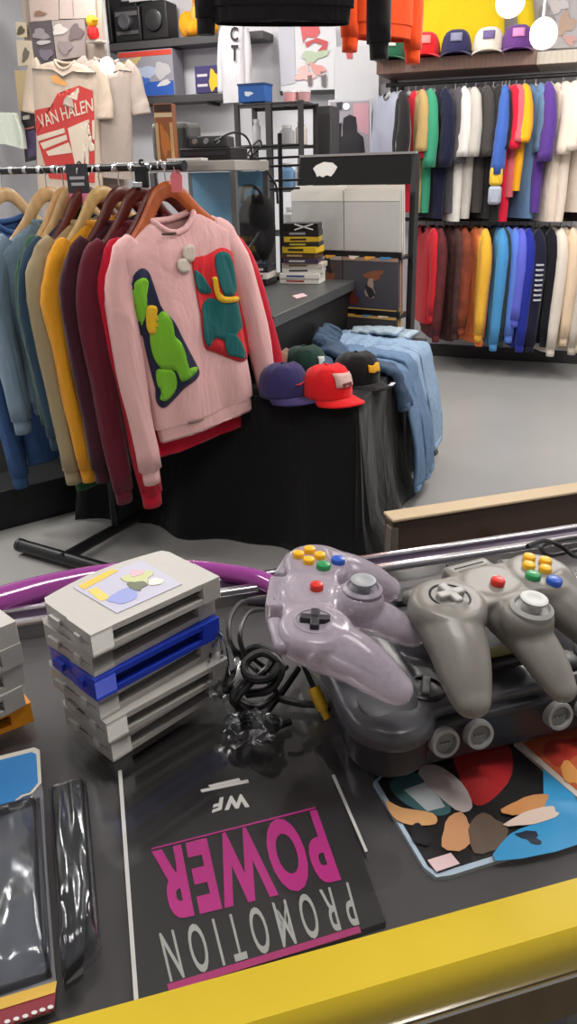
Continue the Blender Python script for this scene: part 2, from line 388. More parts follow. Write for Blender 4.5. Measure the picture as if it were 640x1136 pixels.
# ------------------------------------------------------------------ blister packs lying on the glass on the left
cl = clear_mat((238, 240, 242), 1.0, .14, .24, 'clear_plastic')
def blister(label, hdr, card, band, dots, bub, hdr_m, p0):
    t = wroot('blister_pack', label, 'blister pack', atZ(*p0, 1.0005), 'packs on the counter')
    Z0 = 1.0022
    wch(MB().slab([atZ(x, y, Z0) for x, y in card], .0015).build('backing_card', mat('dark_print', (110, 110, 116), .5, .35, 25.), None), t)
    if hdr:
        cx = sum(p[0] for p in hdr)/len(hdr); cy = sum(p[1] for p in hdr)/len(hdr)
        wch(MB().slab([atZ(x, y, Z0+.0012) for x, y in hdr], .001).build('header_border', pap((205, 200, 186)), None), t)
        wch(MB().slab([atZ(cx+(x-cx)*.86, cy+(y-cy)*.86, Z0+.0018) for x, y in hdr], .0006).build('header_print', hdr_m, None), t)
    if band:
        wch(MB().slab([atZ(x, y, Z0+.0008) for x, y in band], .0008).build('printed_band', ink((126, 40, 50)), None), t)
        bx = [(x, y) for x, y in band]
        wch(MB().slab([atZ(x, y, Z0+.0013) for x, y in ((bx[0][0], bx[0][1]), (bx[1][0], bx[1][1]), (bx[1][0]-2, bx[1][1]+13), (bx[0][0], bx[0][1]+13))], .0004).build('yellow_stripe', ink((206, 166, 70)), None), t)
        for x, y in dots:
            wch(MB().slab([atZ(px, py, Z0+.0019) for px, py in blob(x, y, 3.5, 2.2, 10, -.3, 0)], .0004).build('white_mark', wht, None), t)
    b = MB(); nu, nv = 20, 20; q = [atZ(x, y, Z0+.001) for x, y in bub]
    def fn(s, v):
        p = q[0]*(1-s)*(1-v)+q[1]*s*(1-v)+q[3]*(1-s)*v+q[2]*s*v
        e = min(min(s, 1-s)/.12, 1)*min(min(v, 1-v)/.1, 1)
        h = .014*e**.5+.004*noise.noise(Vector((s*4, v*5, p0[0]*.1)))*e
        return p+Vector((0, 0, max(h, .0004)))
    b.grid(fn, nu, nv); wch(b.build('plastic_bubble', cl, None, solid=.0004), t)
    return t
hb = ink((60, 128, 190))
blister('clear plastic blister pack with blue printed header at the left edge of the counter', [(-30, 846), (38, 829), (44, 832), (46, 868), (36, 880), (24, 884), (12, 894), (-30, 900)],
  [(-30, 848), (40, 832), (48, 880), (52, 960), (62, 1088), (56, 1122), (-30, 1150)], [(-30, 1116), (63, 1088), (60, 1120), (-30, 1150)],
  [(8, 1133), (18, 1130), (28, 1127), (38, 1123), (47, 1120), (56, 1117)], [(-25, 905), (44, 884), (58, 1084), (-25, 1112)], hb, (20, 980))
t = blister('crumpled clear plastic pouch with pale highlights between the blister pack and the white line', None,
  [(60, 880), (92, 872), (98, 960), (92, 1080), (74, 1092), (64, 960)], None, [], [(54, 874), (96, 866), (112, 1050), (70, 1092)], hb, (80, 980))
t['category'] = 'plastic pouch'; t.name = 'plastic_pouch'; del t['group']
for ch in t.children:
    if ch.name.startswith('backing'): ch.data.materials.clear(); ch.data.materials.append(mat('grey_film', (62, 61, 63), .35, .3, 14.))
# ------------------------------------------------------------------ game cartridges
CW, CD, CH = .122, .083, .0195
def make_cart(label, col, group, print_=None):
    t = thing('game_cartridge', label, 'game cartridge', (0, 0, 0), 0, group)
    w, d, h = CW/2, CD/2, CH/2
    m = plas(col, .45)
    b = MB()
    # outline seen from above: straight slot side, stepped ends, gently bowed far side
    def outline(s=1.0, dy=0):
        o = [(-w, -d), (-w*.70, -d), (-w*.70, -d+dy), (w*.70, -d+dy), (w*.70, -d), (w, -d), (w, -d*.2), (w*.985, -d*.16), (w*.985, d*.62)]
        for k in range(13):
            a = k/12; x = w*.93*(1-2*a); o.append((x, d*(.80+.20*cos((a-.5)*pi))))
        o += [(-w*.985, d*.62), (-w*.985, -d*.16), (-w, -d*.2)]
        return [(x*s, y*s) for x, y in o]
    b.prism(outline(dy=.012), .0052, CH-.0052)
    full = outline(dy=.0005)
    b.prism(full, CH-.0052, CH); b.prism(full, 0, .0052)
    b.build('shell', m, t, bevel=.0026, seg=3)
    MB().box((0, -d+.0135, h), (CW*.69, .006, CH-.0104)).build('connector_board', plas((24, 23, 24), .4), t)
    b = MB()
    for sx in (-1, 1): b.box((sx*(w+.0005), d*.25, h), (.003, .014, .006)); b.box((sx*(w+.0005), -d*.55, h), (.003, .008, .006))
    b.build('side_clip', plas(tuple(min(255, c+18) for c in col), .4), t)
    MB().box((0, -CD*.2, h), (CW*1.002, CD*.5, .0007)).build('seam', plas(tuple(int(c*.55) for c in col)), t)
    return t
grey = (176, 172, 166)
SR = radians(46)
ex = Vector((cos(SR), sin(SR), 0)); ey = Vector((-sin(SR), cos(SR), 0))
stack = [(126, 846, grey, 'grey game cartridge at the bottom of the six-cartridge stack'),
         (121, 826, grey, 'grey game cartridge second from the bottom of the six-cartridge stack'),
         (112, 800, grey, 'grey game cartridge directly beneath the blue one in the stack'),
         (108, 779, (30, 60, 186), 'blue game cartridge in the middle of the grey cartridge stack'),
         (105, 752, grey, 'grey game cartridge directly on top of the blue one in the stack'),
         (104, 730, (188, 185, 180), 'grey game cartridge with colourful picture label on top of the stack')]
protoc = make_cart(stack[0][3], grey, 'cartridges in the tall stack')
for i, (x, y, c, l) in enumerate(stack):
    z = 1.0003+i*(CH+.0002)
    rz = SR+radians([1, -2, 1.5, -1, 1, -1.5][i])
    e1 = Vector((cos(rz), sin(rz), 0)); e2 = Vector((-sin(rz), cos(rz), 0))
    p = atZ(x, y, z)+e1*CW/2+e2*CD/2
    if i == 0: o = protoc
    else: o = copy_tree(protoc)
    place(o, p, rz); o['label'] = l
    if c != grey:
        recolor(o, 'shell', plas(c, .4)); recolor(o, 'seam', plas(tuple(int(v*.55) for v in c))); recolor(o, 'side_clip', plas(c, .4))
    top = o
def on_cart(poly, z, m, name):
    b = MB(); b.prism(poly, CH+.0002, CH+z); return b.build(name, m, top)
on_cart([(-.031, -.030), (.031, -.030), (.033, .030), (-.033, .030)], .0007, ink((190, 188, 206)), 'picture_label')['label'] = 'lilac picture label'
on_cart([(-.029, .020), (.008, .027), (.006, .034) , (-.029, .029)], .0010, ink((228, 190, 84)), 'label_art')
on_cart([(-.030, -.006), (-.028, .016), (-.02, .016), (-.021, -.007)], .0010, ink((232, 200, 110)), 'label_art')
on_cart(blob(-.012, -.012, .014, .010, 16, .3, .12, 1), .0011, ink((150, 160, 212)), 'label_art')
on_cart(blob(.012, .004, .013, .011, 16, .3, .2, 2), .0013, ink((196, 200, 150)), 'label_art')
on_cart(blob(.004, -.006, .007, .008, 14, .3, .2, 3), .0015, ink((110, 116, 96)), 'label_art')
on_cart(blob(.016, .012, .006, .006, 14, .3, .2, 4), .0015, ink((214, 176, 188)), 'label_art')
on_cart(blob(.018, -.012, .006, .006, 14, .3, .1, 5), .0015, ink((232, 226, 210)), 'label_art')
# the second stack, cut off by the left edge
for i, (x, y, c, l) in enumerate([(38, 800, (228, 146, 22), 'orange game cartridge at the bottom of the left edge stack'),
        (29, 782, grey, 'grey game cartridge resting on the orange one at the left edge'),
        (29, 757, grey, 'grey game cartridge third from the bottom in the middle of the left edge stack'),
        (27, 735, grey, 'grey game cartridge just under the top one of the left edge stack'),
        (22, 712, (186, 183, 178), 'grey game cartridge on top of the stack at the left edge')]):
    z = 1.0003+i*(CH+.0002); rz = SR+radians([-9, 2, -1, 1, -1][i])
    e1 = Vector((cos(rz), sin(rz), 0)); e2 = Vector((-sin(rz), cos(rz), 0))
    p = atZ(x, y, z)-e1*CW/2+e2*CD/2
    o = copy_tree(protoc); place(o, p, rz); o['label'] = l; o['group'] = 'cartridges in the left edge stack'
    if c != grey:
        recolor(o, 'shell', plas(c, .35)); recolor(o, 'seam', plas(tuple(int(v*.55) for v in c))); recolor(o, 'side_clip', plas(c, .4))
# ------------------------------------------------------------------ the console
con = thing('game_console', 'dark charcoal game console with four round controller ports on the counter glass', 'game console', (.177, .478, 1.0), radians(16.5))
b = MB()
def rrect(hx, y0, y1, r, n=6):
    o = []
    for cx, cy, a0 in ((hx-r, y0+r, -pi/2), (hx-r, y1-r, 0), (-hx+r, y1-r, pi/2), (-hx+r, y0+r, pi)):
        for k in range(n+1):
            a = a0+pi/2*k/n; o.append((cx+r*cos(a), cy+r*sin(a)))
    return o
b.prism(rrect(.126, .022, .188, .03), 0, .034)
for s in (-1, 1): b.lathe([(.001, 0), (.029, 0), (.033, .006), (.033, .034), (.001, .034)], 24, Matrix.Translation((s*.098, .030, 0)))
b.box((0, .044, .019), (.17, .076, .038))
fuse(b, .0026, 5).build('base', plas((40, 40, 44), .38), con, sharp=180)  # shade on the lower half put into this darker plastic
b = MB()
for s in (-1, 1):
    b.lathe([(.001, .026), (.031, .026), (.036, .031), (.036, .040), (.032, .046), (.001, .048)], 28, Matrix.Translation((s*.098, .030, 0)))
    P = [(s*.098, .036, .036), (s*.100, .09, .047), (s*.100, .15, .049), (s*.098, .168, .046)]
    rs = []
    for i_, p in enumerate(spline(P, 5)):
        f = i_/15; rw = .037-.004*f
        rs.append([p+Vector((rw*math.copysign(abs(cos(2*pi*k/20))**.6, cos(2*pi*k/20)), 0, .013*math.copysign(abs(sin(2*pi*k/20))**.6, sin(2*pi*k/20)))) for k in range(20)])
    b.ring(rs)
b.prism(rrect(.128, .060, .19, .03), .028, .046); b.box((0, .050, .038), (.17, .07, .016))
b.ball((0, .125, .048), (.075, .062, .026)); b.box((0, .14, .056), (.12, .06, .028))
fuse(b, .0026, 6).build('upper_shell', plas((72, 72, 76), .30), con, sharp=180)  # upper half coloured lighter than the base for the light on it
ring_m = plas((150, 150, 150), .4)
for x in (-.0645, -.0355, .0355, .0645):
    q = Matrix.Translation((x, .004, .024)) @ Matrix.Rotation(radians(78), 4, 'X')
    o = MB().lathe([(.0115, -.012), (.0118, .004), (.0112, .006), (.0088, .006), (.0084, .002), (.001, .002)], 24, q).build('controller_port', ring_m, con)
    MB().lathe([(.0080, .002), (.0080, .0030), (.0001, .0031)], 20, q).build('socket', plas((120, 120, 118), .5), o)
    bb = MB()
    for dx in (-.003, 0, .003): bb.cyl(q @ Vector((dx, 0, .003)), q @ Vector((dx, 0, .0055)), .0008, seg=8)
    bb.build('pin', metl((150, 150, 150)), o)
from mathutils.bvhtree import BVHTree
shell_o = [c for c in con.children if c.name.startswith('upper_shell')][0]
bvh = BVHTree.FromPolygons([v.co.copy() for v in shell_o.data.vertices], [tuple(p.vertices) for p in shell_o.data.polygons])
def on_shell(x, y):
    h, n, _, _ = bvh.ray_cast(Vector((x, y, .2)), Vector((0, 0, -1))); q = n.to_track_quat('Z', 'Y').to_matrix().to_4x4(); q.translation = h; return q
def con_local(px, py, z):
    p = atZ(px, py, z)-con.location; c, s_ = cos(-con.rotation_euler.z), sin(-con.rotation_euler.z); return (p.x*c-p.y*s_, p.x*s_+p.y*c)
cx_, cy_ = con_local(473, 757, 1.052)
q = on_shell(cx_, cy_)
o = MB().lathe([(.0165, -.004), (.0165, .0015), (.0150, .0025), (.0128, .0025), (.0124, .0004), (.0001, .0004)], 28, q).build('power_switch', plas((48, 48, 50), .35), con)
MB().box((0, 0, .002), (.022, .007, .004), mx=q).build('switch_slider', plas((96, 96, 98), .3), o, bevel=.001)
q = on_shell(-cx_, cy_)
MB().lathe([(.0165, -.004), (.0165, .0015), (.0150, .0025), (.0001, .0034)], 28, q).build('reset_button', plas((48, 48, 50), .35), con)
for s in (-1, 1):
    q = on_shell(s*.098, .034)
    MB().lathe([(.0235, -.004), (.0235, .0008), (.021, .0016), (.0001, .0020)], 28, q).build('lobe_cap', plas((66, 66, 70), .35), con)
MB().box((0, .062, .058), (.062, .050, .010), (radians(10), 0, 0)).build('expansion_door', plas((34, 34, 36), .4), con, bevel=.003)
MB().box((.004, .048, .0615), (.040, .010, .002), (radians(10), 0, 0)).build('door_sticker', ink((112, 104, 58)), con)
MB().box((0, .135, .0735), (.10, .022, .006)).build('cartridge_flap', plas((30, 30, 32), .4), con, bevel=.002)
# ------------------------------------------------------------------ controllers
def make_controller(label, shell_m, btn, stick_m, ring_c, dark):
    t = thing('game_controller', label, 'game controller')
    b = MB()
    def disc(x, y, r, zt, zb, sy=1.):
        b.lathe([(.001, zb), (r*.72, zb), (r*.96, zb*.45), (r, 0), (r*.95, zt*.62), (r*.82, zt), (.001, zt)], 28, Matrix.Translation((x, y, 0)) @ Matrix.Scale(sy, 4, (0, 1, 0)))
    disc(-.049, .004, .031, .012, -.016); disc(.049, .006, .031, .012, -.016)
    b.box((0, .009, -.001), (.10, .044, .022)); disc(0, .012, .030, .011, -.015, .8)
    b.box((0, .037, -.002), (.046, .018, .020)); disc(0, -.031, .021, .012, -.018)
    def prong(pts, rad, fl=.8):
        P = spline(pts, 6); N = len(P); rs = []
        for i, p in enumerate(P):
            r = interp(rad, i/(N-1)); tdir = (P[min(i+1, N-1)]-P[max(0, i-1)]).normalized(); sd = tdir.cross(Vector((0, 0, 1))).normalized(); nn = sd.cross(tdir)
            rs.append([p+sd*r*cos(2*pi*k/16)+nn*r*fl*sin(2*pi*k/16) for k in range(16)])
        b.ring(rs); b.ball(P[-1], (rad[-1]*.95, rad[-1]*.9, rad[-1]*.8))
    for s in (-1, 1): prong([(s*.053, .000, -.004), (s*.060, -.026, -.011), (s*.067, -.046, -.021), (s*.071, -.060, -.030)], [.026, .0235, .020, .0155])
    prong([(0, -.01, -.006), (0, -.043, -.013), (0, -.064, -.022), (0, -.078, -.030)], [.022, .019, .0165, .0125])
    fuse(b, .0018, 9).build('shell', shell_m, t, sharp=180)
    zt = .0118
    MB().lathe([(.0165, zt-.004), (.0165, zt+.0006), (.0150, zt+.0010), (.0140, zt-.0008), (.0001, zt-.0008)], 28, Matrix.Translation((-.048, .005, 0))).build('direction_pad_well', ring_c, t)
    b = MB(); b.box((-.048, .005, zt+.002), (.0235, .0072, .006)); b.box((-.048, .005, zt+.002), (.0072, .0235, .006)); b.build('direction_pad', dark, t, bevel=.0012)
    def button(x, y, r, c, nm):
        MB().lathe([(r, zt-.003), (r, zt+.0028), (r*.85, zt+.0042), (r*.45, zt+.0048), (.0001, zt+.005)], 20, Matrix.Translation((x, y, 0))).build(nm, plas(c, .3, .3), t)
    button(0, .005, .0058, btn['red'], 'start_button')
    for dx, dy in ((0, .0095), (.0095, 0), (0, -.0095), (-.0095, 0)): button(.050+dx, .013+dy, .0054, btn['yellow'], 'yellow_button')
    button(.033, .000, .0064, btn['green'], 'green_button'); button(.044, -.0125, .0064, btn['blue'], 'blue_button')
    s = MB().lathe([(.0165, zt-.004), (.0165, zt+.002), (.0135, zt+.0042), (.0125, zt+.0015), (.0001, zt+.001)], 28, Matrix.Translation((0, -.033, 0))).build('stick_well', ring_c, t)
    o = MB().lathe([(.0090, zt), (.0060, zt+.004), (.0060, zt+.0065), (.0098, zt+.0078), (.0104, zt+.0105), (.0078, zt+.0112), (.0050, zt+.0104), (.0001, zt+.0102)], 24, Matrix.Translation((0, -.033, 0))).build('control_stick', stick_m, t)
    b = MB()
    for k in range(2): b.box((0, .034+k*.005, .0082), (.030, .0010, .0010))
    b.build('moulded_line', ring_c, t)
    for s in (-1, 1):
        MB().box((s*.052, .033, -.001), (.040, .012, .011), (0, 0, -s*.25)).build('shoulder_button', ring_c, t, bevel=.004)
    MB().cyl((0, .046, -.004), (0, .062, -.006), .0055, .0035).build('cable_boot', dark, t)
    return t
gb = dict(red=(206, 44, 34), yellow=(238, 178, 34), green=(40, 140, 78), blue=(38, 84, 182))
dk = plas((30, 30, 32), .4)
gc = make_controller('charcoal grey game controller lying on top of the console', plas((122, 118, 112), .36), gb, plas((186, 186, 184), .4), plas((150, 149, 146), .45), dk)
p = atZ(555, 647, 1.122)-Vector((0, 0, .014))
place(gc, p, radians(27.8), radians(7), radians(2))
recolor(gc, 'direction_pad', plas((168, 166, 162), .4))
recolor(gc, 'direction_pad_well', plas((34, 34, 36), .4))
recolor(gc, 'moulded_line', plas((60, 60, 60)))
recolor(gc, 'shoulder_button', plas((90, 88, 86)))
pm = bpy.data.materials.new('translucent_purple'); pm.use_nodes = True
pn = pm.node_tree.nodes['Principled BSDF']
nz = pm.node_tree.nodes.new('ShaderNodeTexNoise'); nz.inputs['Scale'].default_value = 30
mx = pm.node_tree.nodes.new('ShaderNodeMix'); mx.data_type = 'RGBA'; mx.inputs[6].default_value = lin((180, 166, 182)); mx.inputs[7].default_value = lin((204, 194, 206))
pm.node_tree.links.new(nz.outputs['Fac'], mx.inputs[0]); pm.node_tree.links.new(mx.outputs[2], pn.inputs['Base Color'])
pn.inputs['Alpha'].default_value = .72; pn.inputs['Roughness'].default_value = .18; pn.inputs['Transmission Weight'].default_value = .35; pn.inputs['IOR'].default_value = 1.3; pn.inputs['Coat Weight'].default_value = .3
pc = make_controller('translucent purple game controller lying on black cables beside the console', pm, gb, plas((150, 152, 156), .4), plas((142, 134, 146), .35), plas((40, 38, 44), .4))
pc.scale = (.92, .92, .92); place(pc, atZ(357, 648, 1.135)-Vector((0, 0, .014)), radians(86), radians(3), radians(-3))
# ------------------------------------------------------------------ cables heaped beside the stack
def cable(label, pts, r, m, plug=None, plug_m=None, group='cables heaped on the counter'):
    P = [atZ(x, y, z) for x, y, z in pts]
    t = wroot('cable', label, 'cable', Vector((P[0].x, P[0].y, 1.0)), group)
    wch(MB().tube(P, r, 8, 6).build('cord', m, None), t)
    if plug:
        e = P[-1]; d = (P[-1]-P[-2]).normalized()
        b = MB(); b.cyl(e-d*.004, e+d*.016, .0055, .0050, 14); b.cyl(e+d*.016, e+d*.024, .0035, .0032, 12)
        wch(b.build('plug', plug_m, None), t)
blk = plas((20, 20, 22), .35)
cable('thin black cable looping high at the left of the cable heap', [(292, 668, 1.03), (268, 668, 1.05), (254, 690, 1.06), (258, 718, 1.05), (280, 730, 1.035), (300, 745, 1.02)], .0022, blk)
cable('thin black cable curling just inside the outermost loop of the heap', [(300, 676, 1.04), (276, 680, 1.06), (266, 705, 1.06), (276, 735, 1.04), (300, 752, 1.03), (318, 740, 1.02)], .0022, blk)
cable('black cable coiled in tight turns in the middle of the heap', [(262, 732, 1.03), (284, 718, 1.045), (308, 730, 1.05), (300, 752, 1.05), (276, 752, 1.045), (272, 735, 1.05), (292, 724, 1.055), (312, 740, 1.05), (300, 764, 1.04), (274, 770, 1.03)], .0036, blk)
cable('black cable running down the heap to a grey clear plug', [(310, 720, 1.05), (296, 742, 1.05), (276, 760, 1.04), (262, 778, 1.03), (270, 796, 1.01)], .0030, blk, True, clear_mat((180, 180, 186), .8, .1, .35, 'smoky_plug'))
cable('black cable reaching under the purple controller to a yellow plug', [(322, 716, 1.045), (334, 732, 1.04), (342, 750, 1.03), (350, 768, 1.02)], .0024, blk, True, plas((222, 176, 40), .3))
cable('black cable ending in a white plug under the purple controller', [(318, 712, 1.06), (330, 722, 1.055), (342, 734, 1.045)], .0020, blk, True, plas((214, 214, 206), .3))
cable('thick black cable lying along the front of the heap', [(330, 742, 1.012), (312, 768, 1.010), (296, 790, 1.008), (300, 806, 1.007), (322, 800, 1.006)], .0036, blk)
cable('dark cable trailing from the heap towards the console', [(300, 772, 1.010), (330, 780, 1.007), (356, 782, 1.007), (380, 790, 1.007)], .0032, plas((34, 32, 34), .4))
cable('black cable coil resting under the left side of the heap', [(256, 748, 1.012), (262, 772, 1.010), (284, 784, 1.010), (304, 772, 1.012), (296, 754, 1.014), (270, 756, 1.014), (258, 776, 1.018), (276, 792, 1.014)], .0034, blk)
cable('black controller cable looping on the counter behind the grey controller', [(585, 606, 1.05), (604, 600, 1.045), (622, 606, 1.03), (640, 618, 1.02), (660, 612, 1.02)], .0026, blk)
cable('dark cord lying across the counter back corner at the right', [(640, 596, 1.03), (618, 600, 1.03), (600, 606, 1.03), (610, 616, 1.02), (640, 610, 1.02)], .0024, plas((52, 50, 52), .4))
# crumpled clear bags between stack and heap
def bag(label, px, z0, sc, seed):
    t = wroot('plastic_bag', label, 'plastic bag', atZ(px[0], px[1], 1.0), 'clear bags by the cables')
    b = MB(); c = atZ(px[0], px[1], z0)
    def fn(s, v):
        a = 2*pi*s; el = -pi/2+pi*v; n = noise.noise(Vector((cos(a)*2.2, sin(a)*2.2, v*3+seed)))
        r = 1+.45*n; return c+Vector((sc[0]*cos(el)*cos(a)*r, sc[1]*cos(el)*sin(a)*r, max(sc[2]*sin(el)*r, 1.001-z0)))
    b.grid(fn, 22, 14); wch(b.build('film', cl, None, sharp=25), t)
bag('crumpled clear plastic bag standing between the cartridge stack and the cables', (246, 742), 1.03, (.012, .020, .034), 1)
bag('small clear plastic wrapper in front of the cable heap', (280, 808), 1.012, (.022, .016, .013), 4)
# purple tube behind the counter
pt = [(-40, 680), (0, 667), (50, 653), (110, 641), (170, 634), (215, 633), (250, 636), (284, 642), (308, 652)]
o = MB().tube([atZ(x, y, 1.005) for x, y in pt], [.0165, .016, .0155, .015, .0135, .012, .011, .011, .011], 16, 5).build('tube_handrail', mat('purple_gloss', (146, 62, 140), .16, .05, 30., coat=.6), None)
tag(o, 'glossy purple curved metal tube running behind the cartridge stack', 'rail')
# brown low cabinet behind the counter
A = atZ(436, 577, .60); Bp = atZ(648, 544, .60); dd = (Bp-A); ang = atan2(dd.y, dd.x); L = 1.2
lc = thing('wooden_cabinet', 'low dark brown wooden cabinet with light wood top behind the counter', 'cabinet', Vector((A.x, A.y, 0)), ang)
MB().box((L/2, .03, .596), (L, .062, .008)).build('top_board', mat('top_wood', (190, 168, 136), .45, .08, 9.), lc, bevel=.003)
MB().box((L/2, .045, .285), (L-.02, .05, .584)).build('body', mat('dark_wood', (66, 47, 32), .5, .15, 9.), lc)
MB().box((.012, .028, .29), (.022, .035, .56)).build('side_post', wood((92, 84, 76)), lc, bevel=.003)
k = atY(541, 597, 1.92)
kx = (k-Vector((A.x, A.y, 0))).dot(Vector((cos(ang), sin(ang), 0)))
q = Matrix.Translation((kx, .02, k.z)) @ Matrix.Rotation(radians(90), 4, 'X')
MB().lathe([(.008, 0), (.007, .012), (.016, .018), (.018, .026), (.012, .031), (.0001, .032)], 18, q).build('knob', plas((24, 20, 18), .25), lc)
# ------------------------------------------------------------------ garments
def garment(name, label, cat, group, col, L=.68, W=.25, T=.045, SL=(.75, .75), SRD=(.085, .065, .05), neck=.085, spread=(.05, .05),
            wr=.007, seed=0, hem=None, nr=26, nc=32, ns=16, m=None, dip=.055, sd=.09, cuffs=True, hemband=True, inx=.0, taper=1.0):
    t = thing(name, label, cat, group=group)
    m = m or fab(col); hm = fab(hem) if hem else m
    def wrinkle(x, d):
        g = min(1, max(0, (d-.05)/.25))
        return g*(wr*1.3*noise.noise(Vector((x*7+seed*3.1, d*2.2, seed)))+wr*.8*noise.noise(Vector((x*16, d*6+seed, seed*1.7))))
    def dims(d):
        if d < sd:
            f = d/sd; return neck+(W-neck)*f**.85, .022+(T-.022)*f
        f = (d-sd)/(L-sd); return W*(1-.05*sin(pi*min(1, f*1.2)))*(1+(taper-1)*f), T*(1+.25*sin(pi*f))
    def pos(d, a):
        w, th = dims(d); c, s_ = cos(a), sin(a)
        x = w*math.copysign(abs(c)**.75, c); y = th*math.copysign(abs(s_)**.7, s_)
        z = -d
        if d < .2:
            k = max(0, 1-(x/(neck*1.02))**2)*(1-d/.2)
            z -= k*(dip if s_ < 0 else dip*.25)
        y += wrinkle(x, d)*(1 if s_ < 0 else .6)
        return Vector((x, y, z))
    def front(x, z):
        d = -z; w, th = dims(max(d, sd)); c = min(1, abs(x)/w)**(1/.75); s_ = sqrt(max(0, 1-c*c))
        return -th*s_**.7+wrinkle(x, d)
    t_front = front
    hb_ = .055 if hemband else 0
    b = MB(); ds = [0, .012, .03, .05, .07, sd]+[sd+(L-hb_-sd)*k/(nr-6) for k in range(1, nr-5)]
    rows = [[pos(d, 2*pi*k/nc) for k in range(nc)] for d in ds]
    b.ring(rows, False); b.build('body', m, t, sharp=180)
    if hemband:
        b = MB(); rows = []
        for d, q in ((L-hb_-.004, .985), (L-hb_+.006, .955), (L-.01, .945), (L, .94), (L-.004, .92)):
            r = []
            for k in range(nc):
                p = pos(d, 2*pi*k/nc); p.x *= q; p.y = p.y*.95; r.append(p)
            rows.append(r)
        b.ring(rows, False); b.build('hem_band', hm, t, sharp=180)
    # collar
    if nr >= 20:
        pts = [pos(0.0, 2*pi*k/24)+Vector((0, 0, .002)) for k in range(25)]
        MB().tube(pts, .011, 8, 1).build('collar', hm, t, sharp=180)
    for si, s in enumerate((-1, 1)):
        sl = SL[si]; sp = spread[si]
        path = spline([(s*(W-.075), .006, -sd*.80), (s*(W-.022), .012, -sd-.025), (s*(W+.004+sp*.4), .014, -.24), (s*(W+sp*.8-inx), .008, -.24-(sl-.24)*.5), (s*(W+sp-inx), .0, -sl)], 5)
        N = len(path); rs = []
        for i in range(ns+1):
            f = i/ns; p = Vector(interp_v(path, f)); r = interp(SRD, f)
            tdir = (Vector(interp_v(path, min(1, f+.03)))-Vector(interp_v(path, max(0, f-.03)))).normalized()
            n1 = Vector((0, 1, 0)); n2 = tdir.cross(n1).normalized(); ring = []
            for k in range(16):
                a = 2*pi*k/16; q = 1+.02*min(12, wr*1000)*noise.noise(Vector((cos(a)*1.5+seed, sin(a)*1.5+s, f*7+seed)))
                ring.append(p+n2*cos(a)*r*.72*q+n1*sin(a)*min(r*.62, interp((T*.72, T*.95, T*1.15, T*1.1), f))*q)
            rs.append(ring)
        MB().ring(rs).build('sleeve', m, t, sharp=180)
        if cuffs:
            r = SRD[-1]; e = path[-1]; d = Vector((s*.06, 0, -1)).normalized(); rs = []
            for q, dd in ((.95, -.012), (.86, .0), (.82, .03), (.80, .055), (.70, .055)):
                c = e+d*dd; rs.append([c+Vector((cos(2*pi*k/16)*r*.72*q, sin(2*pi*k/16)*r*.62*q, 0)) for k in range(16)])
            MB().ring(rs).build('cuff', hm, t, sharp=180)
    return t, front
def interp_v(P, t):
    x = t*(len(P)-1); i = min(int(x), len(P)-2); f = x-i; return P[i]*(1-f)+P[i+1]*f
def hanger(label, m, peak=.10, half=.19, tip=-.075, rise=.165, thick=.010, deep=.026, group=None, hook_m=None):
    t = thing('clothes_hanger', label, 'hanger', group=group)
    P = spline([(-half, 0, tip), (-half*.55, 0, tip+(peak-tip)*.42), (-.045, 0, peak-.034), (0, 0, peak-.016), (.045, 0, peak-.034), (half*.55, 0, tip+(peak-tip)*.42), (half, 0, tip)], 5); rs = []
    for i, p in enumerate(P):
        td = (P[min(i+1, len(P)-1)]-P[max(i-1, 0)]).normalized(); n = Vector((-td.z, 0, td.x)); f = abs(p.x)/half
        rs.append([p+n*deep*(1-.35*f)*cos(2*pi*k/10)+Vector((0, 1, 0))*thick*sin(2*pi*k/10) for k in range(10)])
    MB().ring(rs).build('arm', m, t, sharp=60)
    MB().tube([(0, 0, peak), (0, 0, rise-.03), (.004, 0, rise-.012), (-.008, 0, rise+.008), (-.02, 0, rise), (-.022, 0, rise-.014)], .0024, 6, 4).build('hook', hook_m or metl((185, 185, 185)), t)
    return t
# ------------------------------------------------------------------ the sweater rack
PX, PY = -.7426, 2.991
RD = Vector((cos(radians(-30)), sin(radians(-30)), 0)); RN = Vector((-RD.y, RD.x, 0))
def R(s, n=0, z=0): return Vector((PX, PY, 0))+RD*s+RN*n+Vector((0, 0, z))
RZ = 1.456
rk = thing('garment_rack', 'black metal garment rack with rail carrying the pink and burgundy sweaters', 'clothes rack', R(0), radians(-30))
bm_ = plas((24, 24, 26), .35)
MB().tube([(-1.3, 0, RZ), (.478, 0, RZ)], .013, 12, 1).build('rail', bm_, rk)
MB().tube([(0, 0, .03), (0, 0, RZ-.01)], .016, 12, 1).build('post', bm_, rk)
b = MB(); b.tube([(0, -.32, .045), (0, .42, .045)], .022, 12, 1); b.build('base_beam', bm_, rk)
MB().tube([(-.25, -.30, .04), (.45, -.30, .04)], .027, 14, 1).build('foot', bm_, rk)
MB().lathe([(.029, -.006), (.029, .012), (.020, .016), (.0001, .016)], 16, Matrix.Translation((-.25, -.30, .04)) @ Matrix.Rotation(radians(-90), 4, 'Y')).build('foot_cap', plas((40, 40, 42), .3), rk)
for k in range(15):
    MB().cyl((-.60+k*.072, 0, RZ), (-.582+k*.072, 0, RZ), .0145, seg=12).build('rail_ring', metl((190, 190, 192), .25), rk)
MB().cyl((.478, 0, RZ), (.492, 0, RZ), .017).build('rail_end', bm_, rk)
wl = (206, 168, 118); wo = (190, 100, 50); wr_ = (92, 34, 26)
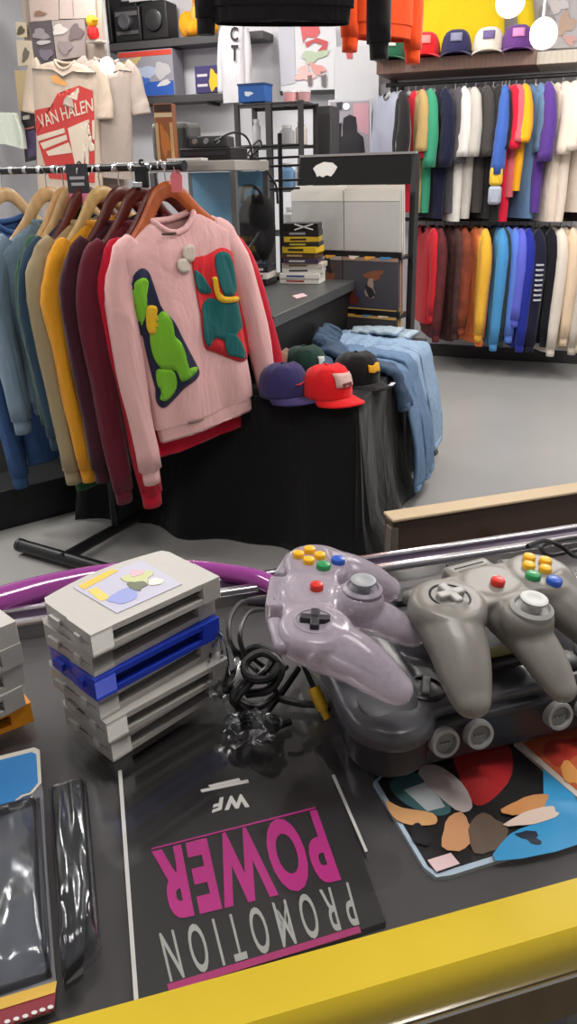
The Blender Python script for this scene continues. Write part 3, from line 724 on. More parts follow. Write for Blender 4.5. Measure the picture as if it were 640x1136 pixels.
SWEATERS = [ # s, rz, tilt, name, label, colour, L, W, SL, hanger colour, hanger label, seed, neckdrop, extra
 (.30, 46, 5, 'sweater', 'burgundy sweater hanging right behind the red and pink ones', (94, 26, 40), .76, .24, (.92, .84), wr_, 'dark red wooden hanger holding the burgundy sweater', 3),
 (.215, 52, 4, 'sweater', 'very dark maroon sweater between the burgundy and the mustard sweaters', (60, 22, 34), .80, .24, (.84, .84), wr_, 'dark red wooden hanger holding the very dark maroon sweater', 4),
 (.13, 48, 5, 'sweater', 'mustard yellow sweater hanging mid rail', (222, 152, 36), .72, .235, (.86, .8), (214, 176, 112), 'pale wooden hanger holding the mustard sweater', 5),
 (.055, 50, 4, 'sweater', 'khaki beige sweater mostly hidden behind the mustard sweater', (160, 144, 112), .74, .235, (.88, .8), wr_, 'dark red wooden hanger holding the khaki sweater', 6),
 (-.01, 56, 4, 'sweater', 'dark teal navy sweater between the khaki and pale blue sweaters', (44, 66, 84), .72, .235, (.74, .74), wl, 'light wooden hanger holding the dark teal navy sweater', 7),
 (-.13, 44, 4, 'sweater', 'pale grey blue sweatshirt hanging at the left edge of the rack', (124, 144, 162), .70, .25, (.70, .72), wl, 'light wooden hanger holding the pale grey blue sweatshirt', 8),
 (-.045, 58, 4, 'sweater', 'dark green long sweater whose hem shows below the khaki and mustard sweaters', (30, 78, 44), 1.02, .22, (.70, .7), wl, 'light wooden hanger holding the dark green sweater', 9),
 (-.36, 54, 4, 'denim_shirt', 'blue denim shirt at the left edge below the pale blue sweatshirt', (58, 88, 136), .98, .17, (1.0, .92), wl, 'light wooden hanger holding the denim shirt', 10)]
def hang(t, s, rz, tilt, drop, n=0):
    return place(t, R(s, n, RZ-drop), radians(rz), 0, radians(-tilt))
# pink first
DROP = .166
pk, pk_front = garment('sweater', 'pale pink sweatshirt with navy and red patches at the front end of the rack', 'sweater', 'sweaters on the rack', (228, 178, 176),
    L=.76, W=.225, T=.042, SL=(.84, .83), SRD=(.070, .075, .056), spread=(.055, .09), seed=1, nr=34, nc=40, wr=.016, sd=.085)
hang(pk, .425, 40, 7, DROP-.012)
h = hanger('orange brown wooden hanger holding the pink sweatshirt', wood((184, 92, 42), .35)); hang(h, .425, 40, 7, DROP-.012); h['group'] = 'wooden hangers on the rack'
rd, _ = garment('sweater', 'bright red sweater hanging directly behind the pink sweatshirt', 'sweater', 'sweaters on the rack', (190, 22, 48),
    L=.82, W=.245, T=.04, SL=(.95, .93), SRD=(.075, .08, .065), spread=(.02, .18), seed=2, nr=30, nc=36, wr=.014, sd=.085)
hang(rd, .375, 40, 6, DROP, .035)
h = hanger('dark red wooden hanger holding the bright red sweater', wood(wr_, .35)); hang(h, .375, 40, 6, DROP, .02); h['group'] = 'wooden hangers on the rack'
for s, rz, tilt, nm, lab, col, L, W, SL, hc, hl, seed in SWEATERS:
    t, _ = garment(nm, lab, 'sweater' if nm == 'sweater' else 'shirt', 'sweaters on the rack', col, L=L, W=W, T=.038, SL=SL, SRD=(.072, .074, .056), spread=(.045, .05), seed=seed, wr=.015, sd=.09,
                   m=denim(col) if nm == 'denim_shirt' else None)
    hang(t, s, rz, tilt, DROP)
    h = hanger(hl, wood(hc, .35), group='wooden hangers on the rack'); hang(h, s, rz, tilt, DROP)
# patches on the pink sweatshirt
bpy.context.view_layer.update()
PM = pk.matrix_world.copy(); PI = PM.inverted()
def on_pink(x, y):
    o = PI @ CAM; d = (PI.to_3x3() @ ray(x, y)); yy = -.042
    for _ in range(4):
        t = (yy-o.y)/d.y; p = o+d*t; yy = pk_front(p.x, p.z)
    return (p.x, p.z)
def c5(pts): return [(110+x*220/640, 210+y*350/1018) for x, y in pts]
def patch(name, poly, lift, m, th=.003):
    b = MB(); q = [on_pink(x, y) for x, y in smooth_poly(poly, 3)]
    vs = [b.bm.verts.new((x, 0, z)) for x, z in q]; b.bm.faces.new(vs)
    bmesh.ops.triangulate(b.bm, faces=b.bm.faces[:])
    for _ in range(3):
        es = [e for e in b.bm.edges if e.calc_length() > .018]
        if not es: break
        bmesh.ops.subdivide_edges(b.bm, edges=es, cuts=1); bmesh.ops.triangulate(b.bm, faces=b.bm.faces[:])
    for v in b.bm.verts: v.co.y = pk_front(v.co.x, v.co.z)-lift
    o = b.build(name, m, pk, sharp=180, solid=th, off=0)
    return o
navy = c5([(90,335),(108,280),(138,254),(163,275),(182,340),(205,388),(240,425),(268,480),(302,545),(322,588),(312,612),(275,640),(238,680),(206,705),(180,682),(178,640),(190,600),(168,545),(150,495),(120,460),(102,425)])
red = c5([(300,225),(345,212),(392,188),(428,205),(440,245),(455,300),(465,380),(478,450),(488,500),(480,540),(455,555),(420,545),(370,525),(340,510),(330,450),(325,380),(315,320),(305,270)])
patch('navy_patch', navy, .003, fab((40, 42, 66)))['label'] = 'navy fabric patch'
patch('red_patch', red, .003, fab((206, 40, 46)))['label'] = 'red fabric patch'
lime = fab((122, 186, 48)); teal = fab((22, 92, 92)); yel = fab((226, 178, 44))
patch('lime_shape', c5([(98,330),(112,300),(140,285),(156,300),(150,345),(152,385),(140,425),(118,435),(100,410),(104,370)]), .006, lime)
patch('lime_shape', c5([(160,470),(178,420),(205,392),(232,425),(240,470),(262,495),(278,540),(282,575),(312,572),(306,595),(265,620),(245,585),(200,578),(172,540)]), .006, lime)
patch('lime_shape', c5([(180,585),(210,580),(240,590),(246,640),(215,680),(192,675),(206,650),(186,635)]), .007, lime)
patch('yellow_shape', c5([(150,380),(178,376),(184,395),(176,402),(186,420),(176,428),(188,440),(174,448),(180,462),(160,466),(148,440)]), .009, yel)
patch('teal_shape', c5([(372,215),(395,200),(420,212),(432,255),(440,330),(405,345),(385,300),(376,260)]), .006, teal)
patch('teal_shape', c5([(304,262),(325,272),(345,300),(360,332),(330,335),(312,315)]), .006, teal)
patch('teal_shape', c5([(330,375),(352,350),(385,358),(440,360),(456,420),(462,440),(440,470),(432,505),(405,490),(372,480),(352,508),(336,480),(332,420)]), .006, teal)
patch('teal_shape', c5([(404,470),(440,470),(466,520),(462,545),(440,540),(410,530)]), .007, teal)
patch('yellow_shape', c5([(362,292),(376,286),(384,330),(405,346),(448,345),(446,360),(400,366),(374,350)]), .009, yel)
patch('yellow_shape', c5([(360,284),(374,282),(376,296),(362,298)]), .009, yel)
patch('small_label', c5([(288,748),(330,738),(331,744),(290,756)]), .003, fab((150, 120, 116)))
patch('stitched_tag', c5([(203,141),(243,138),(243,146),(205,149)]), .004, fab((90, 70, 60)))
# white frill on the pink front
for pts in (((270,185),(300,180),(303,225),(285,235),(268,215)), ((252,228),(276,225),(290,262),(262,268),(250,250))):
    patch('pale_applique', c5(pts), .006, fab((206, 192, 176)), .006)
# size tag and clip on the rail
t = thing('size_tag', 'black and pink paper size tag hanging from the rack rail', 'tag', R(.045, -.01, RZ-.125), radians(-30))
MB().box((0, -.018, .08), (.10, .003, .12)).build('tag_card', pap((46, 44, 52)), t)
MB().box((0, -.0202, .028), (.094, .002, .034)).build('pink_strip', pap((226, 130, 170)), t)
b = MB(); b.box((0, -.0202, .095), (.07, .002, .010)); b.box((0, -.0202, .075), (.06, .002, .010)); b.build('printed_line', pap((170, 168, 172)), t)
MB().tube([(0, -.018, .135), (0, 0, .147), (0, .012, .125)], .003, 6).build('loop', plas((30, 30, 30)), t)
t = thing('clip', 'black and chrome clip clamped on the rack rail right of the size tag', 'clip', R(.32, 0, RZ-.10), radians(-30))
MB().box((0, -.012, .07), (.05, .02, .07)).build('jaw', plas((22, 22, 24), .3), t, bevel=.005)
MB().box((-.01, -.024, .045), (.04, .006, .018)).build('spring', metl((200, 200, 200), .2), t, bevel=.002)
MB().tube([(0, -.012, .10), (0, -.016, .118), (0, 0, .120)], .004, 6).build('handle', plas((26, 26, 28), .3), t)
t = thing('size_tag', 'small pink paper tag hanging at the right end of the rack rail', 'tag', R(.455, 0, RZ-.08), radians(-20))
MB().prism([(-.02, 0), (.02, 0), (.022, .05), (.01, .066), (-.01, .066), (-.022, .05)], -.001, .001, Matrix.Rotation(radians(90), 4, 'X')).build('tag_card', pap((226, 120, 128)), t)
MB().tube([(0, 0, .06), (0, -.012, .075), (0, 0, .096)], .0015, 6).build('string', pap((220, 220, 220)), t)
# black plinth on the floor behind the rack
p0 = atZ(-60, 605, 0); p1 = atZ(112, 560, 0); dd = p1-p0; ang = atan2(dd.y, dd.x); Lp = dd.length
o = MB().box((Lp/2, .12, .09), (Lp, .24, .18)).build('display_plinth', plas((16, 17, 19), .45), None, bevel=.004)
place(o, p0, ang); tag(o, 'low black plinth standing on the floor under the sweaters at the left', 'plinth')
# ------------------------------------------------------------------ desk and draped table
def sbox(b, u0, u1, v0, v1, z0, z1): return b.box(((u0+u1)/2, (v0+v1)/2, (z0+z1)/2), (u1-u0, v1-v0, z1-z0))
def sthing(name, label, cat, u, v, z=0, rz=0, group=None): return thing(name, label, cat, S(u, v, z), SA+rz, group)
dk_ = sthing('shop_desk', 'long black shop desk with dark grey top carrying the glass cabinet', 'desk', -2.1, 3.5)
MB().box((-.14, .02, .875), (2.14, 1.20, .05)).build('desktop', mat('desk_top', (74, 76, 76), .35, .1, 8.), dk_, bevel=.004)
MB().box((-.14, .02, .425), (2.10, 1.16, .85)).build('body', plas((17, 17, 18), .5), dk_)
MB().box((-.14, -.575, .86), (2.14, .012, .08)).build('front_trim', plas((26, 26, 28), .4), dk_)
TU0, TU1, TV0, TV1, TZ = -1.155, -.755, 2.72, 4.03, .62
b = MB(); nxy = 26
def top_fn(s, v):
    return Vector((TU0+(TU1-TU0)*s, TV0+(TV1-TV0)*v, TZ+.003*noise.noise(Vector((s*5, v*9, 0)))))
peri = []
for k in range(27): peri.append((TU1, TV1-(TV1-TV0)*k/26, 1, 0))
for k in range(1, 8): a = k/8*pi/2; peri.append((TU1, TV0, cos(a), -sin(a)))
for k in range(27): peri.append((TU1-(TU1-(-2.05))*k/26, TV0, 0, -1))
rows = []
for j in range(15):
    v = j/14; row = []
    for i, (u, w, nu_, nv_) in enumerate(peri):
        s = i*.06
        amp = v*(.026*sin(s*9+.6)+.02*sin(s*17+2)+.03*noise.noise(Vector((s*2, v, 3))))+.10*v*v*(.35+.4*noise.noise(Vector((s*1.3, 0, 9))))
        corner = .07*v*exp(-((i-30)/5.)**2)
        flare = .03*max(0, v-.8)*5
        row.append(Vector((u+nu_*(amp+corner+flare), w+nv_*(amp+corner+flare), TZ*(1-v)+.004+(.0 if j else .002))))
    rows.append(row)
for j in range(14):
    pass
n = len(peri)
b.faces([p for r in rows for p in r], [(j*n+i, j*n+i+1, (j+1)*n+i+1, (j+1)*n+i) for j in range(14) for i in range(n-1)])
b.grid(lambda s, v: Vector((-2.05+(TU1+2.05)*s, TV0+(TV1-TV0)*v if s > .65 else TV0+.22*v, TZ+.006)), 14, 14)
tc_ = b.build('tablecloth', fab((19, 19, 20), .2, 90.), None, solid=.004)
place(tc_, (0, 0, 0), SA); tag(tc_, 'black cloth draped to the floor over the low cap table', 'tablecloth')
# ------------------------------------------------------------------ caps
def make_cap(label, col, brim, group, logo=None, logo_poly=None, under=(30, 30, 30)):
    t = thing('baseball_cap', label, 'cap', group=group)
    prof = [(.098, 0), (.100, .02), (.098, .05), (.090, .08), (.074, .104), (.050, .118), (.022, .124), (.0001, .125)]
    b = MB(); vs = []; seg = 36; rows = []
    for r, z in prof:
        rows.append([Vector((r*.92*cos(2*pi*k/seg), r*(1.08 if sin(2*pi*k/seg) < 0 else 1.05)*sin(2*pi*k/seg)*(1-.012*(k % 6 == 0)), z+.012*(sin(2*pi*k/seg) < -.2)*(z > .04)*(z < .12))) for k in range(seg)])
    b.ring(rows, False); b.build('crown', fab(col), t, sharp=180, solid=.002, off=-1)
    MB().lathe([(.007, .123), (.008, .127), (.005, .131), (.0001, .132)], 12).build('top_button', fab(col), t)
    b = MB()
    def fn(s, v):
        a = pi+pi*(.06+.88*s); r = 1+.0*v
        x = .092*cos(a); y = .106*sin(a)
        ext = .070*v*sin(pi*(.06+.88*s))**.6
        xx = x*(1+.02*v); yy = y-ext
        return Vector((xx, yy, .010-.016*(xx/.09)**2*(.4+.6*v)-.008*v))
    b.grid(fn, 20, 8); b.build('brim', fab(brim), t, sharp=180, solid=.005, off=0)
    if logo:
        b = MB()
        def onc(x, z):
            zz = min(max(z, 0), .118); r = .1
            for (ra, za_), (rb, zb_) in zip(prof, prof[1:]):
                if za_ <= zz <= zb_: r = ra+(rb-ra)*(zz-za_)/(zb_-za_)
            return Vector((x, -1.08*r*sqrt(max(1e-6, 1-(x/(r*.92))**2))-.004, z+.012*(.04 < z < .12)))
        q = logo_poly or [(-.034, .05), (.034, .05), (.034, .095), (-.034, .095)]
        vs = [b.bm.verts.new((x, 0, z)) for x, z in q]; b.bm.faces.new(vs); bmesh.ops.triangulate(b.bm, faces=b.bm.faces[:])
        for _ in range(2):
            bmesh.ops.subdivide_edges(b.bm, edges=b.bm.edges[:], cuts=1); bmesh.ops.triangulate(b.bm, faces=b.bm.faces[:])
        for v in b.bm.verts: v.co = onc(v.co.x, v.co.z)
        b.build('front_logo', fab(logo), t, sharp=180, solid=.003, off=0)
    return t
ZT = TZ+.008
def cap_at(o, x, y, rz, z=ZT, s=1.0):
    p = atZ(x, y, z); place(o, p, radians(rz)); o.scale = (s, s, s); return o
G = 'caps on the black table'
c_ = make_cap('bright red baseball cap with pale square patch on the black table', (224, 30, 36), (220, 28, 34), G, (214, 176, 168), [(-.046, .046), (.040, .044), (.046, .092), (-.044, .098)])
cap_at(c_, 362, 440, 44)
o = MB().box((.0, -.108, .064), (.046, .004, .018)).build('patch_print', fab((120, 60, 60)), c_)
c_ = make_cap('dark navy purple baseball cap with small red mark beside the pink sleeve', (56, 50, 96), (60, 50, 98), G, (196, 50, 62), [(-.03, .05), (-.01, .046), (.03, .062), (.0, .056)]); cap_at(c_, 314, 438, 42)
c_ = make_cap('dark green baseball cap with white emblem behind the red cap', (34, 62, 54), (30, 54, 48), G, (196, 206, 202), [(-.018, .045), (.02, .04), (.024, .08), (-.014, .085)]); cap_at(c_, 337, 416, 44)
c_ = make_cap('black baseball cap with golden yellow emblem right of the red cap', (26, 26, 28), (24, 24, 26), G, (224, 164, 32), [(-.035, .05), (-.01, .044), (.006, .05), (.03, .044), (.036, .078), (.012, .084), (-.012, .074), (-.032, .08)]); cap_at(c_, 394, 424, 44)
o = MB().box((.035, -.165, .0125), (.05, .016, .003), (0, 0, .4)).build('brim_sticker', fab((200, 205, 208)), c_)
c_ = make_cap('tan and brown baseball cap behind the navy cap', (150, 118, 96), (110, 84, 70), G); cap_at(c_, 309, 415, 50, s=.85)
# ------------------------------------------------------------------ jeans
def sweep_cloth(b, path, widths, th, seed, side=None, closed_noise=.012, n=18, rows=40):
    P = spline(path, 8); rs = []
    for i in range(rows+1):
        f = i/rows; p = interp_v(P, f); t = (interp_v(P, min(1, f+.02))-interp_v(P, max(0, f-.02))).normalized()
        sd_ = side(f) if side else EN.copy(); sd_ = (sd_-t*sd_.dot(t)).normalized(); nn = t.cross(sd_)
        w = interp(widths, f); ring = []
        for k in range(n):
            a = 2*pi*k/n; c, s = cos(a), sin(a)
            x = w*math.copysign(abs(c)**.7, c); y = th*math.copysign(abs(s)**.8, s)
            y += closed_noise*(noise.noise(Vector((x*14+seed, f*7, seed)))+.5*noise.noise(Vector((x*30+seed, f*14, seed))))
            x += .012*noise.noise(Vector((f*9, seed, c)))
            ring.append(p+sd_*x+nn*y)
        rs.append(ring)
    b.ring(rs); return b
def jeans(label, col, zoff, legs, waist, th=.016, wn=.012):
    t = thing('jeans', label, 'jeans', S(TU1-.2, 3.5, TZ), 0, 'jeans on the black table'); m = denim(col)
    for i, (path, w) in enumerate(legs):
        b = MB(); sweep_cloth(b, [S(*p) for p in path], w, th, i*3.7+zoff*50, None, wn)
        o = b.build('leg', m, None, sharp=180); wch(o, t)
        P = [S(*p) for p in path]; e = P[-1]; d = (P[-1]-P[-2]).normalized()
        b = MB(); sweep_cloth(b, [e-d*.022, e-d*.01, e+d*.004], [w[-1]*1.03]*2, th*1.1, i*3.7, None, .003, rows=4)
        wch(b.build('leg_hem', denim(tuple(min(255, int(c*1.12)) for c in col)), None, sharp=180), t)
    if waist:
        b = MB(); sweep_cloth(b, [S(*p) for p in waist[0]], waist[1], th*1.1, 9+zoff, None, wn)
        wch(b.build('seat_and_waist', m, None, sharp=180), t)
        P = [S(*p) for p in waist[0]]
        b = MB(); sweep_cloth(b, [P[0], P[0]*.7+P[1]*.3], [waist[1][0]*1.04]*2, th*1.35, 2, None, .003, rows=4)
        wch(b.build('waistband', denim(tuple(int(c*.85) for c in col)), None, sharp=180), t)
    return t
E_ = TU1+.03
def leg(v, z, u_in, drop, out=.0, dv=0.):
    return [(u_in, v-dv*.2, TZ+z), ((u_in+E_)/2, v, TZ+z+.004), (E_-.07, v, TZ+z), (E_+.005, v, TZ+z-.022), (E_+.035, v+dv*.2, TZ+z-.11), (E_+.055+out, v+dv*.6, TZ-.30), (E_+.07+out, v+dv, TZ-drop)]
jeans('light blue jeans spread over the right end of the black table', (134, 158, 184), .03,
      [(leg(3.52, .028, -1.05, .50, .02, -.03), [.10, .105, .115, .12]), (leg(3.76, .024, -1.05, .47, .03, .0), [.11, .115, .12, .125])],
      ([(-1.14, 3.66, TZ+.055), (-1.05, 3.66, TZ+.045), (-.92, 3.65, TZ+.036)], [.19, .22, .23]))
jeans('mid blue jeans hanging over the table edge beside the black cap', (96, 122, 152), .05,
      [(leg(3.33, .02, -1.0, .54, .035, .02), [.08, .085, .09, .095]), (leg(3.42, .045, -1.02, .52, .05, .05), [.07, .075, .085, .09])],
      ([(-1.12, 3.42, TZ+.06), (-1.02, 3.40, TZ+.05), (-.92, 3.38, TZ+.045)], [.13, .14, .15]))
jeans('dark blue jeans bunched in twisted folds across the black table', (62, 80, 104), .08,
      [([(-1.10, 3.32, TZ+.07), (-1.02, 3.25, TZ+.085), (-.92, 3.20, TZ+.06), (-.82, 3.19, TZ+.05), (E_-.03, 3.20, TZ+.035), (E_+.02, 3.21, TZ-.03), (E_+.045, 3.22, TZ-.14)], [.05, .055, .045, .04]),
       ([(-1.12, 3.20, TZ+.05), (-1.04, 3.12, TZ+.06), (-.95, 3.06, TZ+.045), (-.88, 3.03, TZ+.03)], [.05, .055, .045])],
      ([(-1.12, 3.55, TZ+.115), (-1.10, 3.42, TZ+.105), (-1.07, 3.30, TZ+.09)], [.05, .06, .07]), .022, .02)
jeans('pale grey denim folded flat at the back of the black table', (150, 166, 178), .11,
      [([(-1.12, 3.92, TZ+.045), (-.98, 3.92, TZ+.05), (-.80, 3.90, TZ+.046)], [.08, .09, .09]), ([(-1.10, 3.84, TZ+.066), (-.98, 3.86, TZ+.07), (-.86, 3.86, TZ+.066)], [.07, .08, .08])], None, .014, .006)
# ------------------------------------------------------------------ record rack
RA = radians(-32); rl = Vector((.13, 4.78, 0))
cr = thing('record_rack', 'black stepped record rack holding grey and colourful sleeves behind the jeans', 'record rack', rl, RA); cr.scale = (.93, 1, .97)
RW = .74; blk2 = plas((18, 18, 20), .4)
# local: x along the front, -y towards the customer; the front leans outward towards the floor
def fy(z): return -.05-(1.54-z)*.26
def XS(z): return (1.54-z)*.13
for x, nm in ((0, 'side_frame'), (RW, 'side_frame')):
    b = MB(); sh = XS(0)
    b.faces([(x+dx+XS(z), fy(z)+dy, z) for z in (0, 1.56) for dx, dy in ((-.016, 0), (.016, 0), (.016, .05), (-.016, .05))], [(3,2,1,0),(4,5,6,7),(0,1,5,4),(1,2,6,5),(2,3,7,6),(3,0,4,7)])
    b.box((x+XS(0), fy(0)+.14, .012), (.03, .30, .024))
    b.build(nm, blk2, cr)
b = MB(); b.faces([(0, fy(1.56), 1.56), (RW, fy(1.56), 1.56), (RW, fy(1.41), 1.41), (0, fy(1.41), 1.41), (0, fy(1.56)+.02, 1.56), (RW, fy(1.56)+.02, 1.56), (RW, fy(1.41)+.02, 1.41), (0, fy(1.41)+.02, 1.41)],
    [(0,1,2,3),(7,6,5,4),(0,4,5,1),(1,5,6,2),(2,6,7,3),(3,7,4,0)])
hp = b.build('header_panel', plas((10, 10, 11), .85), cr)
def fpt(x, z, l=.004): return Vector((x, fy(z)-l, z))
b = MB(); lp = [(.10,.015),(.12,.03),(.17,.045),(.23,.04),(.265,.02),(.25,-.005),(.23,-.025),(.20,-.018),(.175,-.028),(.15,-.02),(.135,-.026),(.12,-.005)]
b.faces([fpt(x, 1.482+z*1.1) for x, z in lp], [tuple(range(len(lp)))]); b.build('white_emblem', ink((214, 212, 208)), cr)
b = MB(); b.box((RW/2, fy(1.56)+.01, 1.565), (RW+.02, .03, .012)); b.build('top_trim', plas((150, 148, 146), .4), cr)
tiers = [1.06, .765, .475]
for z in tiers:
    MB().box((RW/2+XS(z), fy(z)-.03, z-.012), (RW, .17, .014)).build('tier_floor', blk2, cr)
    MB().box((RW/2+XS(z), fy(z)-.115, z+.004), (RW, .012, .03)).build('tier_lip', blk2, cr)
cols = [[(176, 174, 170), (176, 174, 170)], [(66, 58, 58), (60, 58, 66)], [(70, 50, 44), (52, 48, 50)]]
tops = [[(214, 210, 200), (206, 200, 190)], [(168, 160, 156), (150, 120, 106)], [(208, 206, 204), (188, 150, 80)]]
places = ['top tier', 'middle tier', 'bottom tier']
for ti, z in enumerate(tiers):
    for ci in range(2):
        for k in range(3):
            front = k == 0
            lab = '%s record sleeve, %s in the %s of the rack' % (
                (['plain grey', 'dark brown picture', 'dark red picture'][ti] if ci == 0 else ['plain pale grey', 'dark blue picture', 'dark picture'][ti]) if front else ['off-white', 'tan', 'orange yellow'][ti],
                ['foremost', 'second', 'rearmost'][k]+(' on the left' if ci == 0 else ' on the right'), places[ti])
            t = thing('record_sleeve', lab, 'record', Vector(rl), RA, 'records in the rack'); t.scale = (.93, 1, .97)
            x0 = .020+ci*.353+XS(z)+.0; yb = fy(z)-.096+.026*k; hh = .315 if ti else .325
            sl = .06
            b = MB(); zz = hh+ .012*k
            b.faces([(x0, yb, z), (x0+.348, yb, z), (x0+.348, yb+sl, z+zz), (x0, yb+sl, z+zz), (x0, yb+.012, z), (x0+.348, yb+.012, z), (x0+.348, yb+sl+.012, z+zz), (x0, yb+sl+.012, z+zz)],
                [(0,1,2,3),(7,6,5,4),(0,4,5,1),(1,5,6,2),(2,6,7,3),(3,7,4,0)])
            cc = cols[ti][ci] if front else tops[ti][ci]
            b.build('sleeve', pap(cc, .5), t)
            if front and ti:
                for q in range(5):
                    rr = random.Random(ti*20+ci*7+q); cx, cz = rr.uniform(.06, .27), rr.uniform(.05, hh-.06)
                    pc_ = [(126, 74, 46), (52, 62, 92), (150, 130, 116), (34, 32, 36), (96, 40, 36)][q]
                    pol = blob(cx, cz, rr.uniform(.02, .06), rr.uniform(.02, .05), 14, rr.uniform(0, 3), .2, q)
                    b = MB(); b.faces([(x0+px, yb+sl*pz/zz-.0012-.0003*q, z+pz) for px, pz in pol], [tuple(range(len(pol)))]); b.build('cover_art', ink(pc_), t)
            if front:
                b = MB(); hs = .055 if ti == 0 else .05; f0 = (zz-hs)/zz
                b.faces([(x0, yb+sl*f0-.002, z+zz*f0), (x0+.348, yb+sl*f0-.002, z+zz*f0), (x0+.348, yb+sl-.002, z+zz), (x0, yb+sl-.002, z+zz)], [(0, 1, 2, 3)])
                b.build('top_band', pap(tops[ti][ci], .5), t)
                if ti == 2 or (ti == 1):
                    for q in range(3):
                        cc2 = [(228, 160, 60), (72, 130, 180), (226, 214, 196)][(q+ci+ti) % 3]
                        b = MB(); xx = x0+.03+q*.1
                        pol = blob(xx+.04, zz-.028, .035, .014, 12, .1, .2, q+ci)
                        b.faces([(px, yb+sl*pz/zz-.0034, z+pz) for px, pz in pol], [tuple(range(len(pol)))]); b.build('band_art', ink(cc2), t)
            for ch in t.children:
                for v in ch.data.vertices: v.co.x += XS(v.co.z)-XS(z)
# ------------------------------------------------------------------ on the desk
DZ = .901
# stack of cased tapes and games
sp = [(250,248,240,'pale white cased tape at the very bottom of the stack on the desk'), (232,228,220,'off-white cased tape second from the bottom of the desk stack'), (216,212,206,'light grey cased tape third from the bottom of the desk stack'),
      (206,196,186,'beige cased tape in the lower half of the desk stack'), (66,52,74,'dark violet cased tape in the middle of the desk stack'), (92,66,44,'brown cased tape under the yellow one in the desk stack'),
      (228,190,44,'bright yellow cased tape in the upper half of the desk stack'), (44,42,40,'dark cased tape above the bright yellow one in the desk stack'), (206,170,52,'dull yellow cased tape below the black top ones in the desk stack'),
      (28,28,30,'black cased tape second from the top of the desk stack'), (20,20,22,'black cased tape with white cross on top of the desk stack')]
base = atZ(337, 313, DZ); zc = DZ
for i, (r_, g_, b_, l) in enumerate(sp):
    rr = random.Random(i+3); h = [.026, .026, .026, .024, .024, .026, .032, .022, .026, .03, .034][i]
    t = thing('cased_tape', l, 'tape case', base+Vector((rr.uniform(-.012, .012)-.0, rr.uniform(-.01, .01), zc-DZ)), radians(-14+rr.uniform(-8, 8)), 'cased tapes stacked on the desk')
    w = .215-.03*(i > 3); d_ = .14
    MB().box((0, 0, h/2), (w, d_, h-.0006)).build('case', plas((r_, g_, b_), .35), t, bevel=.002)
    lc_ = [(180, 60, 60), (60, 80, 140), (60, 60, 60), (120, 100, 60), (200, 196, 190), (200, 170, 120), (40, 40, 40), (190, 180, 60), (40, 36, 30), (150, 150, 150), (220, 220, 220)][i]
    if i < 10: MB().box((-w*.1, -d_/2-.0004, h/2), (w*.45, .001, h*.35)).build('spine_print', ink(lc_), t)
    else:
        for s in (-1, 1):
            MB().box((.02, -d_/2-.0006, h/2), (.10, .001, .006), (0, s*.28, 0)).build('white_cross', ink((225, 225, 222)), t)
    zc += h
pcard = MB().slab([atZ(x, y, DZ+.002) for x, y in ((324, 328), (336, 325), (341, 328), (329, 331))], .0015).build('paper_card', pap((214, 176, 180)), None)
tag(pcard, 'small pinkish paper card lying on the desk in front of the tapes', 'card')
# glass cabinet
cu0, cv0 = uv(atY(158, 180, 3.92)); cu1, cv1 = uv(atY(267, 181, 3.92)); cv = (cv0+cv1)/2
gcb = sthing('glass_cabinet', 'grey framed glass display cabinet with blue backdrop standing on the desk', 'display cabinet', (cu0+cu1)/2, cv+.2, DZ)
hw = (cu1-cu0)/2; hc = 1.488-DZ
fm = metl((104, 104, 104), .45, .4)
MB().box((0, 0, hc-.02), (2*hw+.02, .42, .045)).build('top_panel', plas((170, 166, 160), .5), gcb, bevel=.004)
for x in (-hw, hw):
    for y in (-.2, .2): MB().box((x*.985, y*.985, hc/2-.02), (.026, .026, hc-.05)).build('corner_post', fm, gcb)
MB().box((0, 0, .012), (2*hw, .42, .024)).build('base_panel', plas((60, 60, 62)), gcb)
MB().box((0, .185, hc/2-.01), (2*hw-.03, .008, hc-.07)).build('backdrop', plas((104, 158, 190), .5), gcb)
MB().box((0, -.196, hc/2-.01), (2*hw-.04, .004, hc-.07)).build('front_glass', clear_mat(rough=.03, name='counter_glass'), gcb)
MB().box((hw-.013, 0, hc/2-.01), (.004, .36, hc-.07)).build('side_glass', clear_mat(rough=.03, name='counter_glass'), gcb)
p = atY(243, 232, 4.0); u_, v_ = uv(p)
fg = sthing('soft_toy', 'white and pink soft toy inside the blue glass cabinet', 'toy', u_, v_, DZ+.045)
MB().box((0, 0, -.01), (.22, .16, .02)).build('stand', plas((90, 120, 140)), fg)
MB().lathe([(.04, 0), (.055, .06), (.05, .16), (.03, .24), (.001, .26)], 18).build('body', fab((214, 206, 208)), fg, sharp=180)
MB().ball((.02, -.03, .2), (.035, .03, .06)).build('pink_hood', fab((206, 110, 134)), fg, sharp=180)
# on top of the cabinet
ZT2 = 1.491
def ontop(px, py=180, Y=4.0): return uv(atY(px, py, Y))
u_, v_ = ontop(198, 180, 4.1)
tv = sthing('small_television', 'small grey portable television on top of the glass cabinet', 'television', u_, v_, ZT2)
MB().box((0, 0, .085), (.20, .15, .165)).build('casing', plas((86, 86, 86), .45), tv, bevel=.022, seg=4)
MB().box((.01, -.077, .09), (.13, .008, .11)).build('screen', mat('screen_glass', (70, 76, 72), .12, .05, 8.), tv, bevel=.012, seg=3)
MB().box((.082, -.077, .09), (.022, .006, .10)).build('control_panel', plas((40, 40, 42)), tv)
u_, v_ = ontop(187, 180, 3.85)
bx = sthing('tall_box', 'tall narrow brown and beige toy box standing on the cabinet', 'box', u_, v_, ZT2-.02, radians(12))
MB().box((0, 0, .125), (.085, .06, .25)).build('carton', pap((148, 88, 52)), bx, bevel=.003)
MB().box((0, -.0308, .232), (.078, .001, .030)).build('dark_header', ink((66, 44, 36)), bx)
